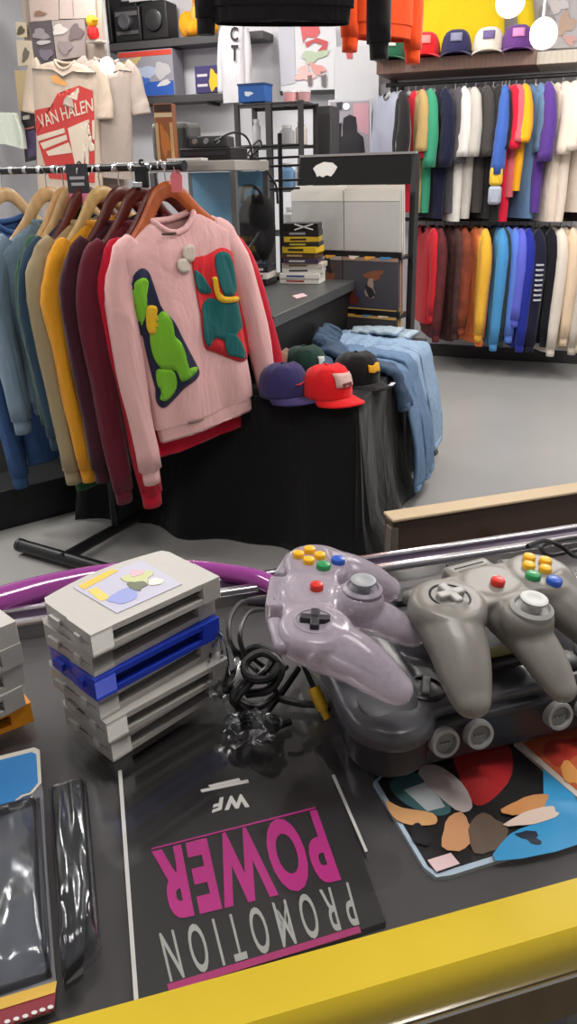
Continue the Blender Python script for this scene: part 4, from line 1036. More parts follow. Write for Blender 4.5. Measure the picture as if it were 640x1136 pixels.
MB().box((0, -.0308, .205), (.082, .0012, .018)).build('pale_stripe', ink((214, 190, 150)), bx)
for x in (-.033, .033): MB().box((x, -.0308, .09), (.014, .0012, .17)).build('pale_edge', ink((196, 160, 110)), bx)
b = MB(); pol = blob(.0, .10, .022, .06, 16, .1, .2, 2); b.faces([(x, -.0315, z) for x, z in pol], [tuple(range(16))]); b.build('figure_print', ink((190, 116, 58)), bx)
u_, v_ = ontop(208, 178, 3.8)
pc_ = sthing('paper_stack', 'flat white paper sheets lying on the front of the cabinet top', 'paper', u_, v_, ZT2-.002, radians(8))
MB().box((0, 0, .006), (.16, .10, .010)).build('sheets', pap((226, 222, 216)), pc_)
u_, v_ = ontop(238, 178, 4.02)
vc = sthing('video_player', 'flat black electronic player with knobs under the cables on the cabinet', 'electronics', u_, v_, ZT2)
MB().box((0, 0, .028), (.26, .20, .052)).build('casing', plas((26, 25, 27), .4), vc, bevel=.004)
MB().box((0, -.101, .03), (.22, .003, .016)).build('front_slot', plas((52, 48, 54), .3), vc)
t = sthing('electronic_unit', 'grey electronic unit with round knobs stacked on the black player', 'electronics', u_-.02, v_+.02, ZT2+.0545, radians(10))
MB().box((0, 0, .026), (.19, .14, .05)).build('casing', plas((66, 66, 68), .4), t, bevel=.006)
for k in range(3): MB().lathe([(.014, 0), (.012, .014), (.0001, .015)], 14, Matrix.Translation((-.06+k*.055, -.07, .028)) @ Matrix.Rotation(radians(90), 4, 'X')).build('knob', metl((170, 170, 170), .3), t)
def room_cable(label, pts, Y, r, col=(20, 20, 22)):
    P = [atY(x, y, Y+dy) for x, y, dy in pts]
    o = MB().tube([q-P[0] for q in P], r, 7, 6).build('cable', plas(col, .4), None); o.location = P[0]
    tag(o, label, 'cable', 'cables by the cabinet'); return o
room_cable('black cable arching from the grey unit over the cabinet top', [(238, 158, 0), (250, 150, .02), (262, 147, .05), (272, 151, .1), (278, 162, .1), (280, 178, .1)], 3.95, .005)
room_cable('black cable drooping in a low loop right of the cabinet', [(268, 170, 0), (284, 176, .1), (296, 190, .1), (306, 206, .1), (308, 226, .1)], 4.1, .006)
room_cable('black cable curling at the pegs beside the metal shelf', [(274, 172, 0), (282, 160, .05), (288, 156, .1), (290, 162, .1), (284, 168, .1), (276, 178, .1), (284, 186, .1), (292, 182, .1)], 4.15, .005)
room_cable('black cable sagging between the lowest pegs', [(270, 206, 0), (284, 212, .1), (298, 224, .1), (304, 240, .1)], 4.2, .006)
# peg stand with black bags beside the cabinet
pu, pv = uv(atY(296, 300, 4.35))
ps = sthing('peg_stand', 'black peg stand with long horizontal prongs beside the glass cabinet', 'stand', pu, pv, DZ)
MB().tube([(.06, .08, 0), (.06, .08, .72)], .012, 10, 1).build('post', blk2, ps)
MB().box((0, .08, .01), (.24, .18, .02)).build('base', blk2, ps, bevel=.004)
for k, z in enumerate((.45, .49, .56, .60, .655)):
    MB().tube([(-.20, -.06+.02*k, z), (.16, .10, z+.008)], .006, 8, 1).build('prong', blk2, ps)
pb_ = atY(286, 300, 4.2); u_, v_ = uv(pb_)
bg = sthing('backpack', 'bulging black bag leaning beside the glass cabinet', 'bag', u_, v_, DZ+.10)
b = MB()
b.ball((0, 0, .17), (.105, .07, .17)); b.ball((-.01, -.05, .12), (.075, .04, .09)); b.ball((.03, -.02, .24), (.08, .06, .10))
fuse(b, .008, 6).build('body', mat('bag_cloth', (18, 18, 20), .85, .2, 30., .3), bg, sharp=180)
MB().tube([(-.05, -.06, .30), (-.02, -.09, .37), (.05, -.08, .36), (.07, -.05, .28)], .009, 8).build('strap', blk2, bg)
MB().tube([(-.06, -.085, .06), (0, -.10, .09), (.05, -.085, .16)], .006, 8).build('zip', plas((70, 70, 72), .3), bg)
for k, (c, l) in enumerate([((30, 30, 32), 'black boxed game at the bottom of the small pile under the black bag'), ((222, 218, 210), 'white boxed game in the middle of the small pile under the black bag'), ((36, 36, 40), 'black boxed game on top of the small pile under the black bag')]):
    t = sthing('boxed_game', l, 'box', u_+.0, v_-.02, DZ+k*.0325, radians(3*k), 'boxes under the black bag')
    MB().box((0, 0, .016), (.17, .15, .031)).build('carton', pap(c, .4), t, bevel=.002)
    MB().box((0, -.0755, .016), (.12, .001, .012)).build('spine_print', ink((200, 196, 186) if k != 1 else (60, 60, 64)), t)
# ------------------------------------------------------------------ metal shelf
mu, mv = uv(atY(303, 118, 5.75)); ZS = 1.86
ml = uv(atY(266, 118, 5.75))[0]-mu; mr_ = uv(atY(346, 116, 5.75))[0]-mu
ms = sthing('metal_shelf', 'black metal open shelf unit with wire shelves against the white wall', 'shelf', mu, mv, 0)
for x in (ml, mr_):
    for y in (-.13, .17): MB().box((x, y, ZS/2), (.03, .03, ZS)).build('post', metl((62, 60, 60), .5, .3), ms)
MB().box((.02, -.13, ZS/2), (.04, .03, ZS)).build('post', metl((62, 60, 60), .5, .3), ms)
for z in (ZS-.02, 1.60, 1.33, 1.05, .70, .35):
    b = MB(); b.box(((ml+mr_)/2, -.13, z), (mr_-ml, .014, .022)); b.box(((ml+mr_)/2, .17, z), (mr_-ml, .014, .022))
    for k in range(9): b.box((ml+(mr_-ml)*(k+.5)/9, .02, z+.006), (.006, .30, .006))
    if z > 1.8: b.box(((ml+mr_)/2, .02, z+.012), (mr_-ml+.03, .34, .006))
    b.build('wire_shelf', metl((70, 68, 68), .5, .3), ms)
def on_shelf(px, z, dy=0): u, v = uv(atY(px, 130, 5.75)); return u, v+dy
u_, v_ = on_shelf(284, ZS)
t = sthing('gift_box', 'small blue box with white mark on top of the metal shelf', 'box', u_, v_, ZS+.005)
MB().box((0, 0, .05), (.19, .14, .10)).build('carton', pap((36, 92, 166)), t, bevel=.006)
MB().box((0, 0, .104), (.195, .145, .012)).build('lid', pap((30, 66, 120)), t)
b = MB(); pol = blob(-.02, .05, .03, .014, 12, 0, .2, 1); b.faces([(x, -.0715, z) for x, z in pol], [tuple(range(12))]); b.build('white_mark', ink((210, 220, 230)), t)
items = [(322, (226, 160, 160), 'pale red clear-topped tub on the metal shelf top'), (337, (196, 150, 150), 'pinkish tub at the right end of the metal shelf top')]
for px, c, l in items:
    u_, v_ = on_shelf(px, ZS); t = sthing('storage_tub', l, 'tub', u_, v_, ZS+.005)
    MB().lathe([(.04, 0), (.046, .05), (.046, .055), (.0001, .056)], 18).build('tub', plas(c, .3), t)
    MB().lathe([(.048, .056), (.048, .066), (.0001, .068)], 18).build('lid', plas((226, 224, 224), .2), t)
k = 0
for z, lst in ((1.60, [(284, .03, .16, (206, 208, 212)), (318, .05, .12, (196, 196, 198)), (334, .04, .14, (214, 206, 196))]),
               (1.33, [(278, .04, .13, (176, 186, 200)), (318, .05, .16, (120, 160, 200)), (333, .05, .15, (206, 210, 214))]),
               (1.05, [(322, .06, .16, (196, 200, 196)), (336, .05, .18, (186, 180, 170))])):
    for px, hw_, hh, c in lst:
        u_, v_ = on_shelf(px, z, .0); nm = ['upper', 'middle', 'lower'][[1.60, 1.33, 1.05].index(z)]
        side = 'left' if px < 300 else ('centre' if px < 326 else 'right')
        t = sthing('clear_jar', 'pale %s jar on the %s metal shelf at its %s' % ('blue' if c[2] > c[0]+15 else 'grey white', nm, side), 'jar', u_, v_, z+.009, 0, 'jars on the metal shelf')
        MB().lathe([(hw_*.9, 0), (hw_, .01), (hw_, hh*.7), (hw_*.6, hh*.82), (hw_*.6, hh*.85), (.0001, hh*.86)], 16).build('jar', plas(c, .25), t)
        MB().lathe([(hw_*.68, hh*.85), (hw_*.68, hh), (.0001, hh)], 16).build('lid', plas((236, 236, 236), .3), t)
# tall dark speaker right of the shelf
u_, v_ = uv(atY(358, 118, 5.9))
t = sthing('tower_speaker', 'tall dark grey speaker cabinet at the right of the metal shelf', 'speaker', u_, v_, 0)
MB().box((0, .08, .925), (.13, .2, 1.85)).build('cabinet', plas((62, 60, 62), .5), t, bevel=.004)
MB().box((0, -.022, 1.2), (.11, .008, 1.2)).build('grille', mat('grille', (46, 44, 46), .8, .2, 300., .3), t)
# ------------------------------------------------------------------ wall shelves on the left
VW = V1
def wshelf(name, label, px0, px1, py, dep=.21, th=.055, col=(74, 72, 74)):
    a = atV(px0, py, VW-dep); b_ = atV(px1, py-.04*(px1-px0)*0, VW-dep)
    u0_, u1_ = uv(a)[0], uv(b_)[0]; z = (a.z+atV((px0+px1)/2, py-4, VW-dep).z)/2
    t = sthing('wall_shelf', label, 'shelf', (u0_+u1_)/2, VW, z)
    MB().box((0, -dep/2, -th/2), (u1_-u0_, dep, th)).build('board', mat('shelf_grey', col, .5, .1, 12.), t, bevel=.003)
    for x in (-.35, .35): MB().box((x*(u1_-u0_), -dep/2+.01, -th-.012), (.03, dep-.03, .024)).build('bracket', metl((60, 60, 60)), t)
    return u0_, u1_, z
a0, a1, za = wshelf('w', 'upper dark grey wall shelf carrying black cameras and orange plush', 116, 292, 47)
b0, b1, zb = wshelf('w', 'lower dark grey wall shelf carrying the boxed console', 124, 250, 110)
def onw(px, py=60, d=.13): u, v = uv(atV(px, py, VW-d-.06)); return u, VW-d
def wbox(name, label, cat, px, z, w, d, h, col, group=None):
    u, v = onw(px); t = sthing(name, label, cat, u, v, z+.001, 0, group)
    MB().box((0, 0, h/2), (w, d, h)).build('body', plas(col, .45), t, bevel=.012, seg=3); return t
t = wbox('camera', 'large black camcorder with silver front on the upper wall shelf', 'camera', 146, za, .24, .18, .24, (30, 30, 32))
MB().lathe([(.05, 0), (.055, .05), (.045, .06), (.0001, .05)], 20, Matrix.Translation((.0, -.09, .13)) @ Matrix.Rotation(radians(90), 4, 'X')).build('lens', plas((80, 80, 84), .2), t)
MB().box((0, -.02, .26), (.15, .06, .05)).build('handle', plas((24, 24, 26)), t, bevel=.01)
MB().box((.0, -.093, .19), (.2, .008, .03)).build('silver_strip', metl((150, 150, 152)), t)
MB().box((-.0, -.093, .06), (.2, .008, .025)).build('silver_strip', metl((140, 140, 142)), t)
t = wbox('camera_case', 'rounded black case beside the camcorder on the upper wall shelf', 'case', 176, za, .23, .18, .255, (28, 27, 29))
MB().lathe([(.07, 0), (.074, .02), (.06, .026), (.0001, .022)], 22, Matrix.Translation((0, -.088, .13)) @ Matrix.Rotation(radians(90), 4, 'X')).build('round_cover', plas((48, 48, 50), .3), t)
MB().box((0, 0, .265), (.1, .04, .02)).build('handle', plas((50, 50, 52)), t, bevel=.006)
t = wbox('tall_case', 'tall black upright case at the left end of the upper wall shelf', 'case', 119, za, .17, .2, .42, (22, 21, 23))
MB().box((0, -.102, .2), (.12, .006, .3)).build('front_flap', plas((32, 31, 33)), t, bevel=.004)
u_, v_ = onw(160); t = sthing('boxed_device', 'pale grey box standing on the black cameras on the upper wall shelf', 'box', u_, v_, za+.29)
MB().box((0, 0, .04), (.2, .12, .12)).build('carton', pap((206, 206, 206)), t, bevel=.003)
MB().box((0, -.061, .02), (.15, .002, .04)).build('dark_print', ink((60, 62, 66)), t)
u_, v_ = onw(217); t = sthing('plush_toy', 'orange yellow plush toy slumped on the upper wall shelf', 'plush toy', u_, v_, za+.001)
b = MB(); b.ball((.04, 0, .12), (.10, .08, .13)); b.ball((-.09, -.01, .09), (.065, .06, .095)); b.ball((.05, 0, .27), (.085, .07, .10)); b.ball((.13, -.02, .06), (.06, .05, .06)); b.ball((-.02, -.05, .05), (.05, .06, .05))
fuse(b, .01, 4).build('body', fab((240, 160, 32), .4, 60.), t, sharp=180)
MB().ball((.03, -.055, .15), (.05, .03, .06)).build('pale_belly', fab((246, 190, 80)), t, sharp=180)
u_, v_ = onw(162)
t = sthing('console_box', 'boxed console with red top edge and blue bottom on the lower wall shelf', 'box', u_, v_, zb+.001)
MB().box((0, 0, .165), (.50, .17, .33)).build('carton', pap((150, 148, 158)), t, bevel=.003)
MB().box((0, -.0862, .306), (.49, .001, .036)).build('red_band', ink((206, 74, 60)), t)
MB().box((0, -.0862, .055), (.49, .001, .10)).build('blue_band', ink((52, 92, 176)), t)
for i, (cx, cz, rx, rz_, c) in enumerate([(-.14, .25, .10, .03, (206, 186, 130)), (-.02, .16, .11, .06, (176, 186, 210)), (.15, .18, .07, .06, (190, 188, 190)), (-.06, .11, .09, .03, (70, 110, 190)), (.16, .09, .06, .02, (206, 204, 206)), (-.16, .16, .05, .05, (140, 130, 150))]):
    b = MB(); pol = blob(cx, cz, rx, rz_, 16, .2, .15, i); b.faces([(x, -.0870-.0003*i, z) for x, z in pol], [tuple(range(16))]); b.build('box_art', ink(c), t)
u_, v_ = onw(228)
t = sthing('toy_box', 'small purple box with yellow figure on the lower wall shelf', 'box', u_, v_, zb+.001)
MB().box((0, 0, .10), (.22, .10, .19)).build('carton', pap((66, 58, 108)), t, bevel=.003)
b = MB(); pol = blob(.055, .09, .045, .07, 16, 0, .2, 2); b.faces([(x, -.0512, z) for x, z in pol], [tuple(range(16))]); b.build('yellow_art', ink((226, 196, 40)), t)
for z in (.13, .06): MB().box((-.045, -.0512, z), (.09, .0012, .018)).build('white_stripe', ink((216, 210, 216)), t)
# ------------------------------------------------------------------ poster helper for the back wall
def wall_quad(pts, v, lift=0.): return [atV(x, y, v-lift) for x, y in pts]
def wall_print(name, label, cat, outline, v, shapes, base_m, th=.012, frame=None, group=None):
    P = wall_quad(outline, v); c = sum(P, Vector())/len(P)
    t = thing(name, label, cat, c, 0, group)
    def pl(poly, lift, th_, nm, m):
        Q = wall_quad(poly, v, lift); n = len(Q); b = MB()
        b.faces(Q+[q+EN*th_ for q in Q], [tuple(range(n)), tuple(reversed(range(n, 2*n)))]+[(i, (i+1) % n, n+(i+1) % n, n+i) for i in range(n)])
        return wch(b.build(nm, m, None), t)
    pl(outline, 0, th, 'backing' if frame is None else 'frame', base_m if frame is None else frame)
    if frame is not None:
        cx = sum(p[0] for p in outline)/len(outline); cy = sum(p[1] for p in outline)/len(outline)
        pl([(cx+(x-cx)*.9, cy+(y-cy)*.93) for x, y in outline], .003, .002, 'print', base_m)
    for i, (nm, poly, m) in enumerate(shapes): pl(poly, .005+.0012*i, .001, nm, m)
    return t, pl
# white poster with red and green drawing
t, pl = wall_print('poster', 'white poster with red and green brush drawing above the metal shelf', 'poster', [(308, 24), (372, 23), (375, 101), (312, 104)], 6.40,
  [('grey_fold_shade', [(309, 26), (326, 25), (328, 92), (312, 95)], ink((186, 186, 196))),  # shade of the paper fold painted as a grey strip
   ('red_stroke', [(332, 24), (352, 24), (355, 36), (350, 42), (340, 41), (336, 48), (334, 34)], ink((206, 92, 96))),
   ('red_stroke', [(338, 47), (352, 42), (364, 46), (362, 55), (352, 57), (358, 50), (348, 47), (340, 53)], ink((190, 80, 84))),
   ('green_stroke', blob(348, 62, 15, 6, 16, -.2, .3, 2), ink((176, 190, 164))), ('pink_stroke', blob(338, 82, 10, 8, 16, .2, .3, 1), ink((222, 180, 176))),
   ('dark_mark', [(341, 84), (346, 83), (346, 95), (342, 96)], ink((120, 100, 100))), ('dark_mark', [(356, 84), (362, 82), (362, 96), (357, 96)], ink((110, 104, 104))),
   ('pale_red_stroke', blob(352, 76, 9, 5, 14, .5, .3, 4), ink((214, 150, 146)))], pap((212, 212, 216)))
pl([(310, 101), (376, 99), (376, 104), (311, 106)], .004, .012, 'black_bottom_bar', plas((30, 30, 32)))
# white wall column and framed picture
t, pl = wall_print('wall_panel', 'plain white upright panel with small red mark behind the framed picture', 'panel', [(372, 52), (420, 50), (420, 200), (370, 200)], 6.38,
  [('red_mark', [(384, 59), (391, 58), (391, 65), (385, 65)], ink((196, 84, 90)))], pap((204, 204, 208)), th=.06)
t, pl = wall_print('framed_picture', 'white framed picture of a dark silhouette below the white panel mark', 'picture', [(364, 111), (412, 109), (412, 176), (365, 178)], 6.30,
  [('pink_shape', [(392, 115), (409, 114), (409, 150), (398, 145), (392, 128)], ink((196, 150, 160))),
   ('dark_silhouette', [(376, 172), (376, 156), (380, 150), (380, 140), (381, 131), (388, 127), (395, 130), (396, 140), (396, 146), (403, 152), (405, 170)], ink((40, 38, 42))),
   ('dark_side', [(373, 138), (379, 136), (378, 156), (373, 158)], ink((26, 24, 28))),
   ('dark_top', [(373, 114), (380, 113), (379, 122), (374, 121)], ink((60, 58, 66))), ('painted_lamp_glint', blob(384, 118, 4, 4, 14, 0, 0), ink((240, 240, 240)))], ink((158, 152, 160)), frame=pap((196, 196, 202)))  # lamp reflection in the picture glass painted as a pale disc
# ------------------------------------------------------------------ left wall display: tees, posters, gridded pictures
VL = 5.6
t, pl = wall_print('wall_partition', None, None, [(22, -30), (112, -30), (114, 66), (136, 182), (148, 330), (60, 330), (40, 180), (28, 60)], VL+.10, [], mat('beige_board', (184, 168, 156), .8, .05, 6.), th=.05)
t['kind'] = 'structure'
wall_print('poster', 'beige printed poster at the top left corner of the partition', 'poster', [(30, -20), (64, -20), (65, 22), (34, 24)], VL+.07, [('faint_print', blob(44, 15, 7, 3, 12, 0, .2, 1), ink((140, 110, 90)))], pap((190, 172, 162)))
wall_print('poster', 'plain pinkish beige poster at the top of the partition beside the black case', 'poster', [(66, -20), (104, -20), (106, 20), (66, 21)], VL+.07, [('faint_line', [(80, 0), (81, 0), (82, 18), (81, 18)], ink((160, 144, 138)))], pap((194, 178, 170)))
wall_print('photo_print', 'dark grey photographic print below the beige posters, left one', 'print', [(32, 25), (56, 22), (62, 68), (40, 72)], VL+.06,
  [('grey_shape', blob(45, 38, 9, 6, 14, .3, .2, 1), ink((150, 142, 144))), ('pale_shape', blob(48, 47, 8, 2.5, 14, -.1, .1, 2), ink((190, 184, 182))), ('violet_shape', blob(51, 60, 8, 6, 14, 0, .2, 3), ink((120, 112, 124)))], ink((92, 84, 88)))
wall_print('photo_print', 'pale grey photographic print below the beige posters, right one', 'print', [(57, 23), (93, 21), (95, 62), (63, 67)], VL+.06,
  [('pale_shape', blob(66, 33, 8, 6, 14, 0, .2, 1), ink((214, 206, 200))), ('dark_shape', blob(84, 36, 8, 9, 14, .4, .2, 2), ink((122, 108, 108))), ('grey_shape', blob(72, 52, 8, 7, 14, .4, .2, 4), ink((150, 138, 138)))], ink((170, 156, 152)))
wall_print('small_card', 'small cream card with dark leaf shape pinned left of the photographs, upper', 'card', [(17, 24), (28, 25), (29, 41), (19, 42)], VL+.05, [('dark_leaf', blob(23, 34, 4, 5, 12, .4, .2, 2), ink((88, 80, 62)))], pap((200, 186, 160)))
wall_print('small_card', 'cream card with dark narrow shape pinned left of the photographs, lower', 'card', [(18, 44), (34, 45), (38, 72), (20, 73)], VL+.05, [('dark_leaf', blob(28, 61, 3.5, 8, 12, .2, .2, 2), ink((104, 96, 84)))], pap((196, 182, 160)))
wall_print('hanging_cloth', 'plain olive tan cloth rectangle hanging left of the red printed shirt', 'cloth', [(16, 78), (45, 79), (49, 118), (21, 124)], VL+.05, [], pap((178, 158, 118)))
# red and yellow little toy
tp = atV(104, 44, VL); u_, v_ = uv(tp)
t = sthing('small_toy', 'small red toy with yellow head perched at the partition edge', 'toy', u_, v_, tp.z)
MB().box((0, .05, -.008), (.12, .12, .016)).build('perch', plas((200, 190, 180)), t)
MB().lathe([(.03, 0), (.045, .03), (.04, .07), (.02, .085), (.0001, .086)], 16).build('body', plas((206, 40, 40), .4), t)
MB().ball((.0, 0, .115), (.045, .042, .04)).build('head', plas((242, 196, 40), .4), t)
MB().ball((.035, -.02, .118), (.03, .02, .016)).build('beak', plas((240, 170, 30), .4), t)
# shirts hung flat
def hung_tee(name, label, px, py, v, col, W, L, SL, rz=0., pitch=0., **kw):
    t, fr = garment(name, label, 'shirt', None, col, L=L, W=W, T=.035, SL=(SL, SL), SRD=(.10, .10, .10) if SL < .4 else (.09, .07, .055), spread=kw.pop('spread', (.06, .06)), cuffs=False, hemband=kw.pop('hemband', False), nr=22, **kw)
    p = atV(px, py, v); place(t, p, SA+rz, 0, pitch); return t, fr
vt, vfr = hung_tee('printed_shirt', 'cream shirt with red VAN HALEN print hanging above the rack at the left', 72, 68, VL-.06, (196, 178, 160), .30, .95, .36, 0, radians(6), seed=21, wr=.003, sd=.06, spread=(.03, .03))
bpy.context.view_layer.update(); VM = vt.matrix_world.copy(); VI = VM.inverted()
def on_vh(x, y):
    o = VI @ CAM; d = VI.to_3x3() @ ray(x, y); yy = -.035
    for _ in range(4):
        s_ = (yy-o.y)/d.y; p = o+d*s_; yy = vfr(p.x, p.z)
    return p
def vh_patch(name, poly, m, lift):
    b = MB(); vs = [b.bm.verts.new(on_vh(x, y)) for x, y in poly]; b.bm.faces.new(vs); bmesh.ops.triangulate(b.bm, faces=b.bm.faces[:])
    for _ in range(3):
        es = [e for e in b.bm.edges if e.calc_length() > .03]
        if not es: break
        bmesh.ops.subdivide_edges(b.bm, edges=es, cuts=1); bmesh.ops.triangulate(b.bm, faces=b.bm.faces[:])
    for v in b.bm.verts: v.co.y = vfr(v.co.x, v.co.z)-lift
    return b.build(name, m, vt, sharp=180)
redp = ink((190, 62, 58), .8); crm = ink((212, 196, 178), .8)
c1 = lambda pts: [(x*110/640, y*190/1105) for x, y in pts]
vh_patch('red_print', c1([(330,690),(372,604),(500,650),(510,552),(600,585),(604,640),(610,720),(612,1180),(320,1150),(240,880),(218,716)]), redp, .004)
vh_patch('cream_notch', c1([(512,560),(500,648),(440,625),(512,600)]), crm, .0055)
vh_patch('cream_bar', c1([(240,880),(416,826),(424,856),(250,912)]), crm, .006)
vh_patch('cream_bar', c1([(262,924),(430,868),(438,900),(284,964)]), crm, .006)
vh_patch('cream_bar', c1([(300,978),(446,918),(470,985),(316,1006)]), crm, .006)
vh_patch('cream_stroke', c1([(440,828),(575,770),(582,792),(520,822),(505,870),(540,1120),(500,1130),(450,880)]), crm, .006)
vh_patch('cream_stroke', c1([(548,800),(572,780),(572,940),(612,930),(612,970),(574,980),(580,1130),(556,1130)]), crm, .006)
vh_patch('cream_stroke', c1([(596,780),(612,772),(614,900),(600,900)]), crm, .006)
vh_patch('orange_print', c1(blob(378, 520, 58, 22, 16, .5, .15, 2)), ink((222, 160, 92), .8), .004)
bl, br, tl, tr = [on_vh(*c1([q])[0]) for q in ((268, 828), (606, 716), (240, 748), (600, 632))]
o = text_on('VAN HALEN', bl, br, tl, tr, crm, vt, bold=.01)
for v in o.data.vertices: v.co.y = vfr(v.co.x, v.co.z)-.0065
t, fr = hung_tee('printed_shirt', 'plain beige shirt half hidden behind the red printed one', 118, 66, VL+.02, (170, 156, 146), .20, .80, .34, radians(20), radians(6), seed=22, wr=.003, sd=.06)
# dark box and white bag at the left edge
wall_print('hanging_card', 'black and violet hanging card left of the red printed shirt', 'card', [(23, 123), (37, 121), (46, 176), (28, 180)], VL-.02, [('violet_panel', [(27, 146), (39, 144), (44, 172), (31, 175)], ink((76, 62, 92))), ('pale_strip', [(25, 129), (33, 127), (33, 132), (25, 133)], ink((176, 170, 160))), ('pink_line', [(24, 143), (38, 140), (38, 142), (24, 145)], ink((170, 90, 90)))], plas((38, 34, 36)))
wall_print('white_bag', 'white cloth bag hanging at the far left edge', 'bag', [(-12, 124), (14, 125), (22, 142), (25, 165), (6, 160), (-12, 160)], VL-.1, [('fold_shade', [(14, 127), (16, 126), (23, 160), (20, 162)], fab((190, 196, 184)))], fab((206, 214, 200)), th=.06)  # shade along the crease painted as a darker strip
# long white sleeve shirt with lettering
t, fr = garment('long_sleeve_shirt', 'white long sleeve shirt with dark C and T lettering beside the wall shelves', 'shirt', None, (206, 204, 208), L=.55, W=.10, T=.05, SL=(.48, .52), SRD=(.06, .05, .04), neck=.05, seed=31, spread=(.02, -.005), sd=.05, cuffs=False, hemband=False)
place(t, atV(258, 22, 6.15), SA, 0, 0)
bpy.context.view_layer.update()
def pt_on(T_, fr_, x, y, lift=.012):
    I = T_.matrix_world.inverted(); o = I @ CAM; d = I.to_3x3() @ ray(x, y); yy = -.05
    for _ in range(4):
        s_ = (yy-o.y)/d.y; p = o+d*s_; yy = fr_(p.x, p.z)
    p.y = fr_(p.x, p.z)-lift; return p
for ch, (x0, y0, x1, y1) in (('C', (256, 30, 265, 46)), ('T', (257, 50, 265, 68))):
    text_on(ch, pt_on(t, fr, x0, y1), pt_on(t, fr, x1, y1), pt_on(t, fr, x0, y0), pt_on(t, fr, x1, y0), ink((52, 46, 52), .8), t, bold=.03)
# ------------------------------------------------------------------ hanging from the ceiling
def ceiling_garment(label, px, pyhem, Y, col, W, L, SL, rz, seed, spread, pitch=0):
    short = ' '.join(label.split()[:2])+' sweatshirt at the top' if 'orange' in label else 'black sweatshirt at the top'
    t, fr = garment('hanging_sweatshirt', label, 'sweatshirt', None, col, L=L, W=W, T=.055, SL=SL, SRD=(.10, .08, .06), spread=spread, seed=seed)
    p = atY(px, pyhem, Y); place(t, p+Vector((0, 0, L)), rz, 0, pitch)
    h = hanger('white hanger inside the %s' % short, plas((210, 210, 208)), rise=.17); place(h, t.location, rz)
    top = p.z+L+.165
    o = MB().tube([(0, 0, 0), (0, 0, ZC-top)], .002, 6, 1).build('hanging_wire', metl((150, 150, 150)), None); o.location = (p.x, p.y, top)
    tag(o, 'thin wire from the ceiling to the %s' % short, 'wire')
    return t
ceiling_garment('black sweatshirt hanging from the ceiling at the top of the picture', 320, 27, 3.4, (24, 23, 24), .27, .72, (.70, .78), radians(-6), 41, (.02, .10), radians(2))
ceiling_garment('orange red sweatshirt hanging behind the black one at the top', 422, 44, 3.9, (236, 78, 30), .16, .66, (.66, .69), radians(30), 42, (.0, .02), 0)
# ------------------------------------------------------------------ back wall: shelf, caps, rails, clothes
VC = 5.9                                            # where the front edges of the hanging clothes are
us0 = uv(atV(412, 78, VC))[0]; us1 = 2.3
zsh = 2.145
t = sthing('wall_shelf', 'long brown wooden wall shelf carrying the row of caps', 'shelf', (us0+us1)/2, V1, zsh)
usm = uv(atV(592, 74, VC))[0]
MB().box(((us0+usm)/2-(us0+us1)/2, -.235, -.04), (usm-us0, .47, .085)).build('board', wood((132, 104, 92), .5), t, bevel=.004)
MB().box(((usm+us1)/2-(us0+us1)/2, -.225, -.045), (us1-usm, .45, .075)).build('pale_board', wood((196, 186, 172), .5), t, bevel=.004)['label'] = 'pale wood board'
MB().box((-(us1-us0)/2+.02, -.02, -.5), (.04, .04, .9)).build('upright', plas((26, 26, 28)), t)
caps = [(434, (36, 92, 66), 'dark green cap first from the left on the wooden wall shelf', (206, 200, 190), 74), (471, (206, 34, 40), 'red cap second from the left on the wooden wall shelf', (226, 130, 126), 73), (505, (48, 46, 82), 'navy cap in the middle of the row on the wooden wall shelf', (130, 130, 156), 71), (540, (224, 214, 200), 'white cap on the wooden wall shelf right of the navy cap', (110, 96, 140), 70), (572, (104, 62, 130), 'purple cap at the right end of the row on the wooden wall shelf', (214, 140, 190), 68)]
for px, c, l, lg, py in caps:
    o = make_cap(l, c, c if px != 540 else (214, 204, 190), 'caps on the wooden wall shelf', lg)
    p = atV(px, py, VC+.16); u_, v_ = uv(p); place(o, S(u_, VC+.16, zsh+.004), SA+radians(8)); o.scale = (1.12, 1.12, 1.12)
for z, nm in ((2.0, 'upper'), (1.10, 'lower')):
    t = sthing('clothes_rail', '%s long black clothes rail fixed to the back wall' % nm, 'rail', us0+.05, 6.13, z)
    MB().tube([(0, 0, 0), (us1-us0-.1, 0, 0)], .014, 10, 1).build('bar', plas((40, 40, 42), .3), t)
    for k in range(3):
        x = .03+k*(us1-us0-.2)/2; b = MB(); b.box((x, .19, .0), (.02, .37, .02)); b.box((x, .365, -.03), (.03, .012, .12)); b.build('bracket', plas((36, 36, 38), .3), t)
wh = plas((216, 216, 214), .3)
pl_h = hanger('white plastic hanger on the upper clothes rail', wh, peak=.05, half=.19, tip=-.045, rise=.09, thick=.009, deep=.018, group='white hangers on the upper rail', hook_m=wh)
bl_h = hanger('dark plastic hanger on the lower clothes rail', plas((60, 60, 62), .3), peak=.04, half=.19, tip=-.05, rise=.09, thick=.005, deep=.01, group='dark hangers on the lower rail', hook_m=plas((60, 60, 62), .3))
used = {}
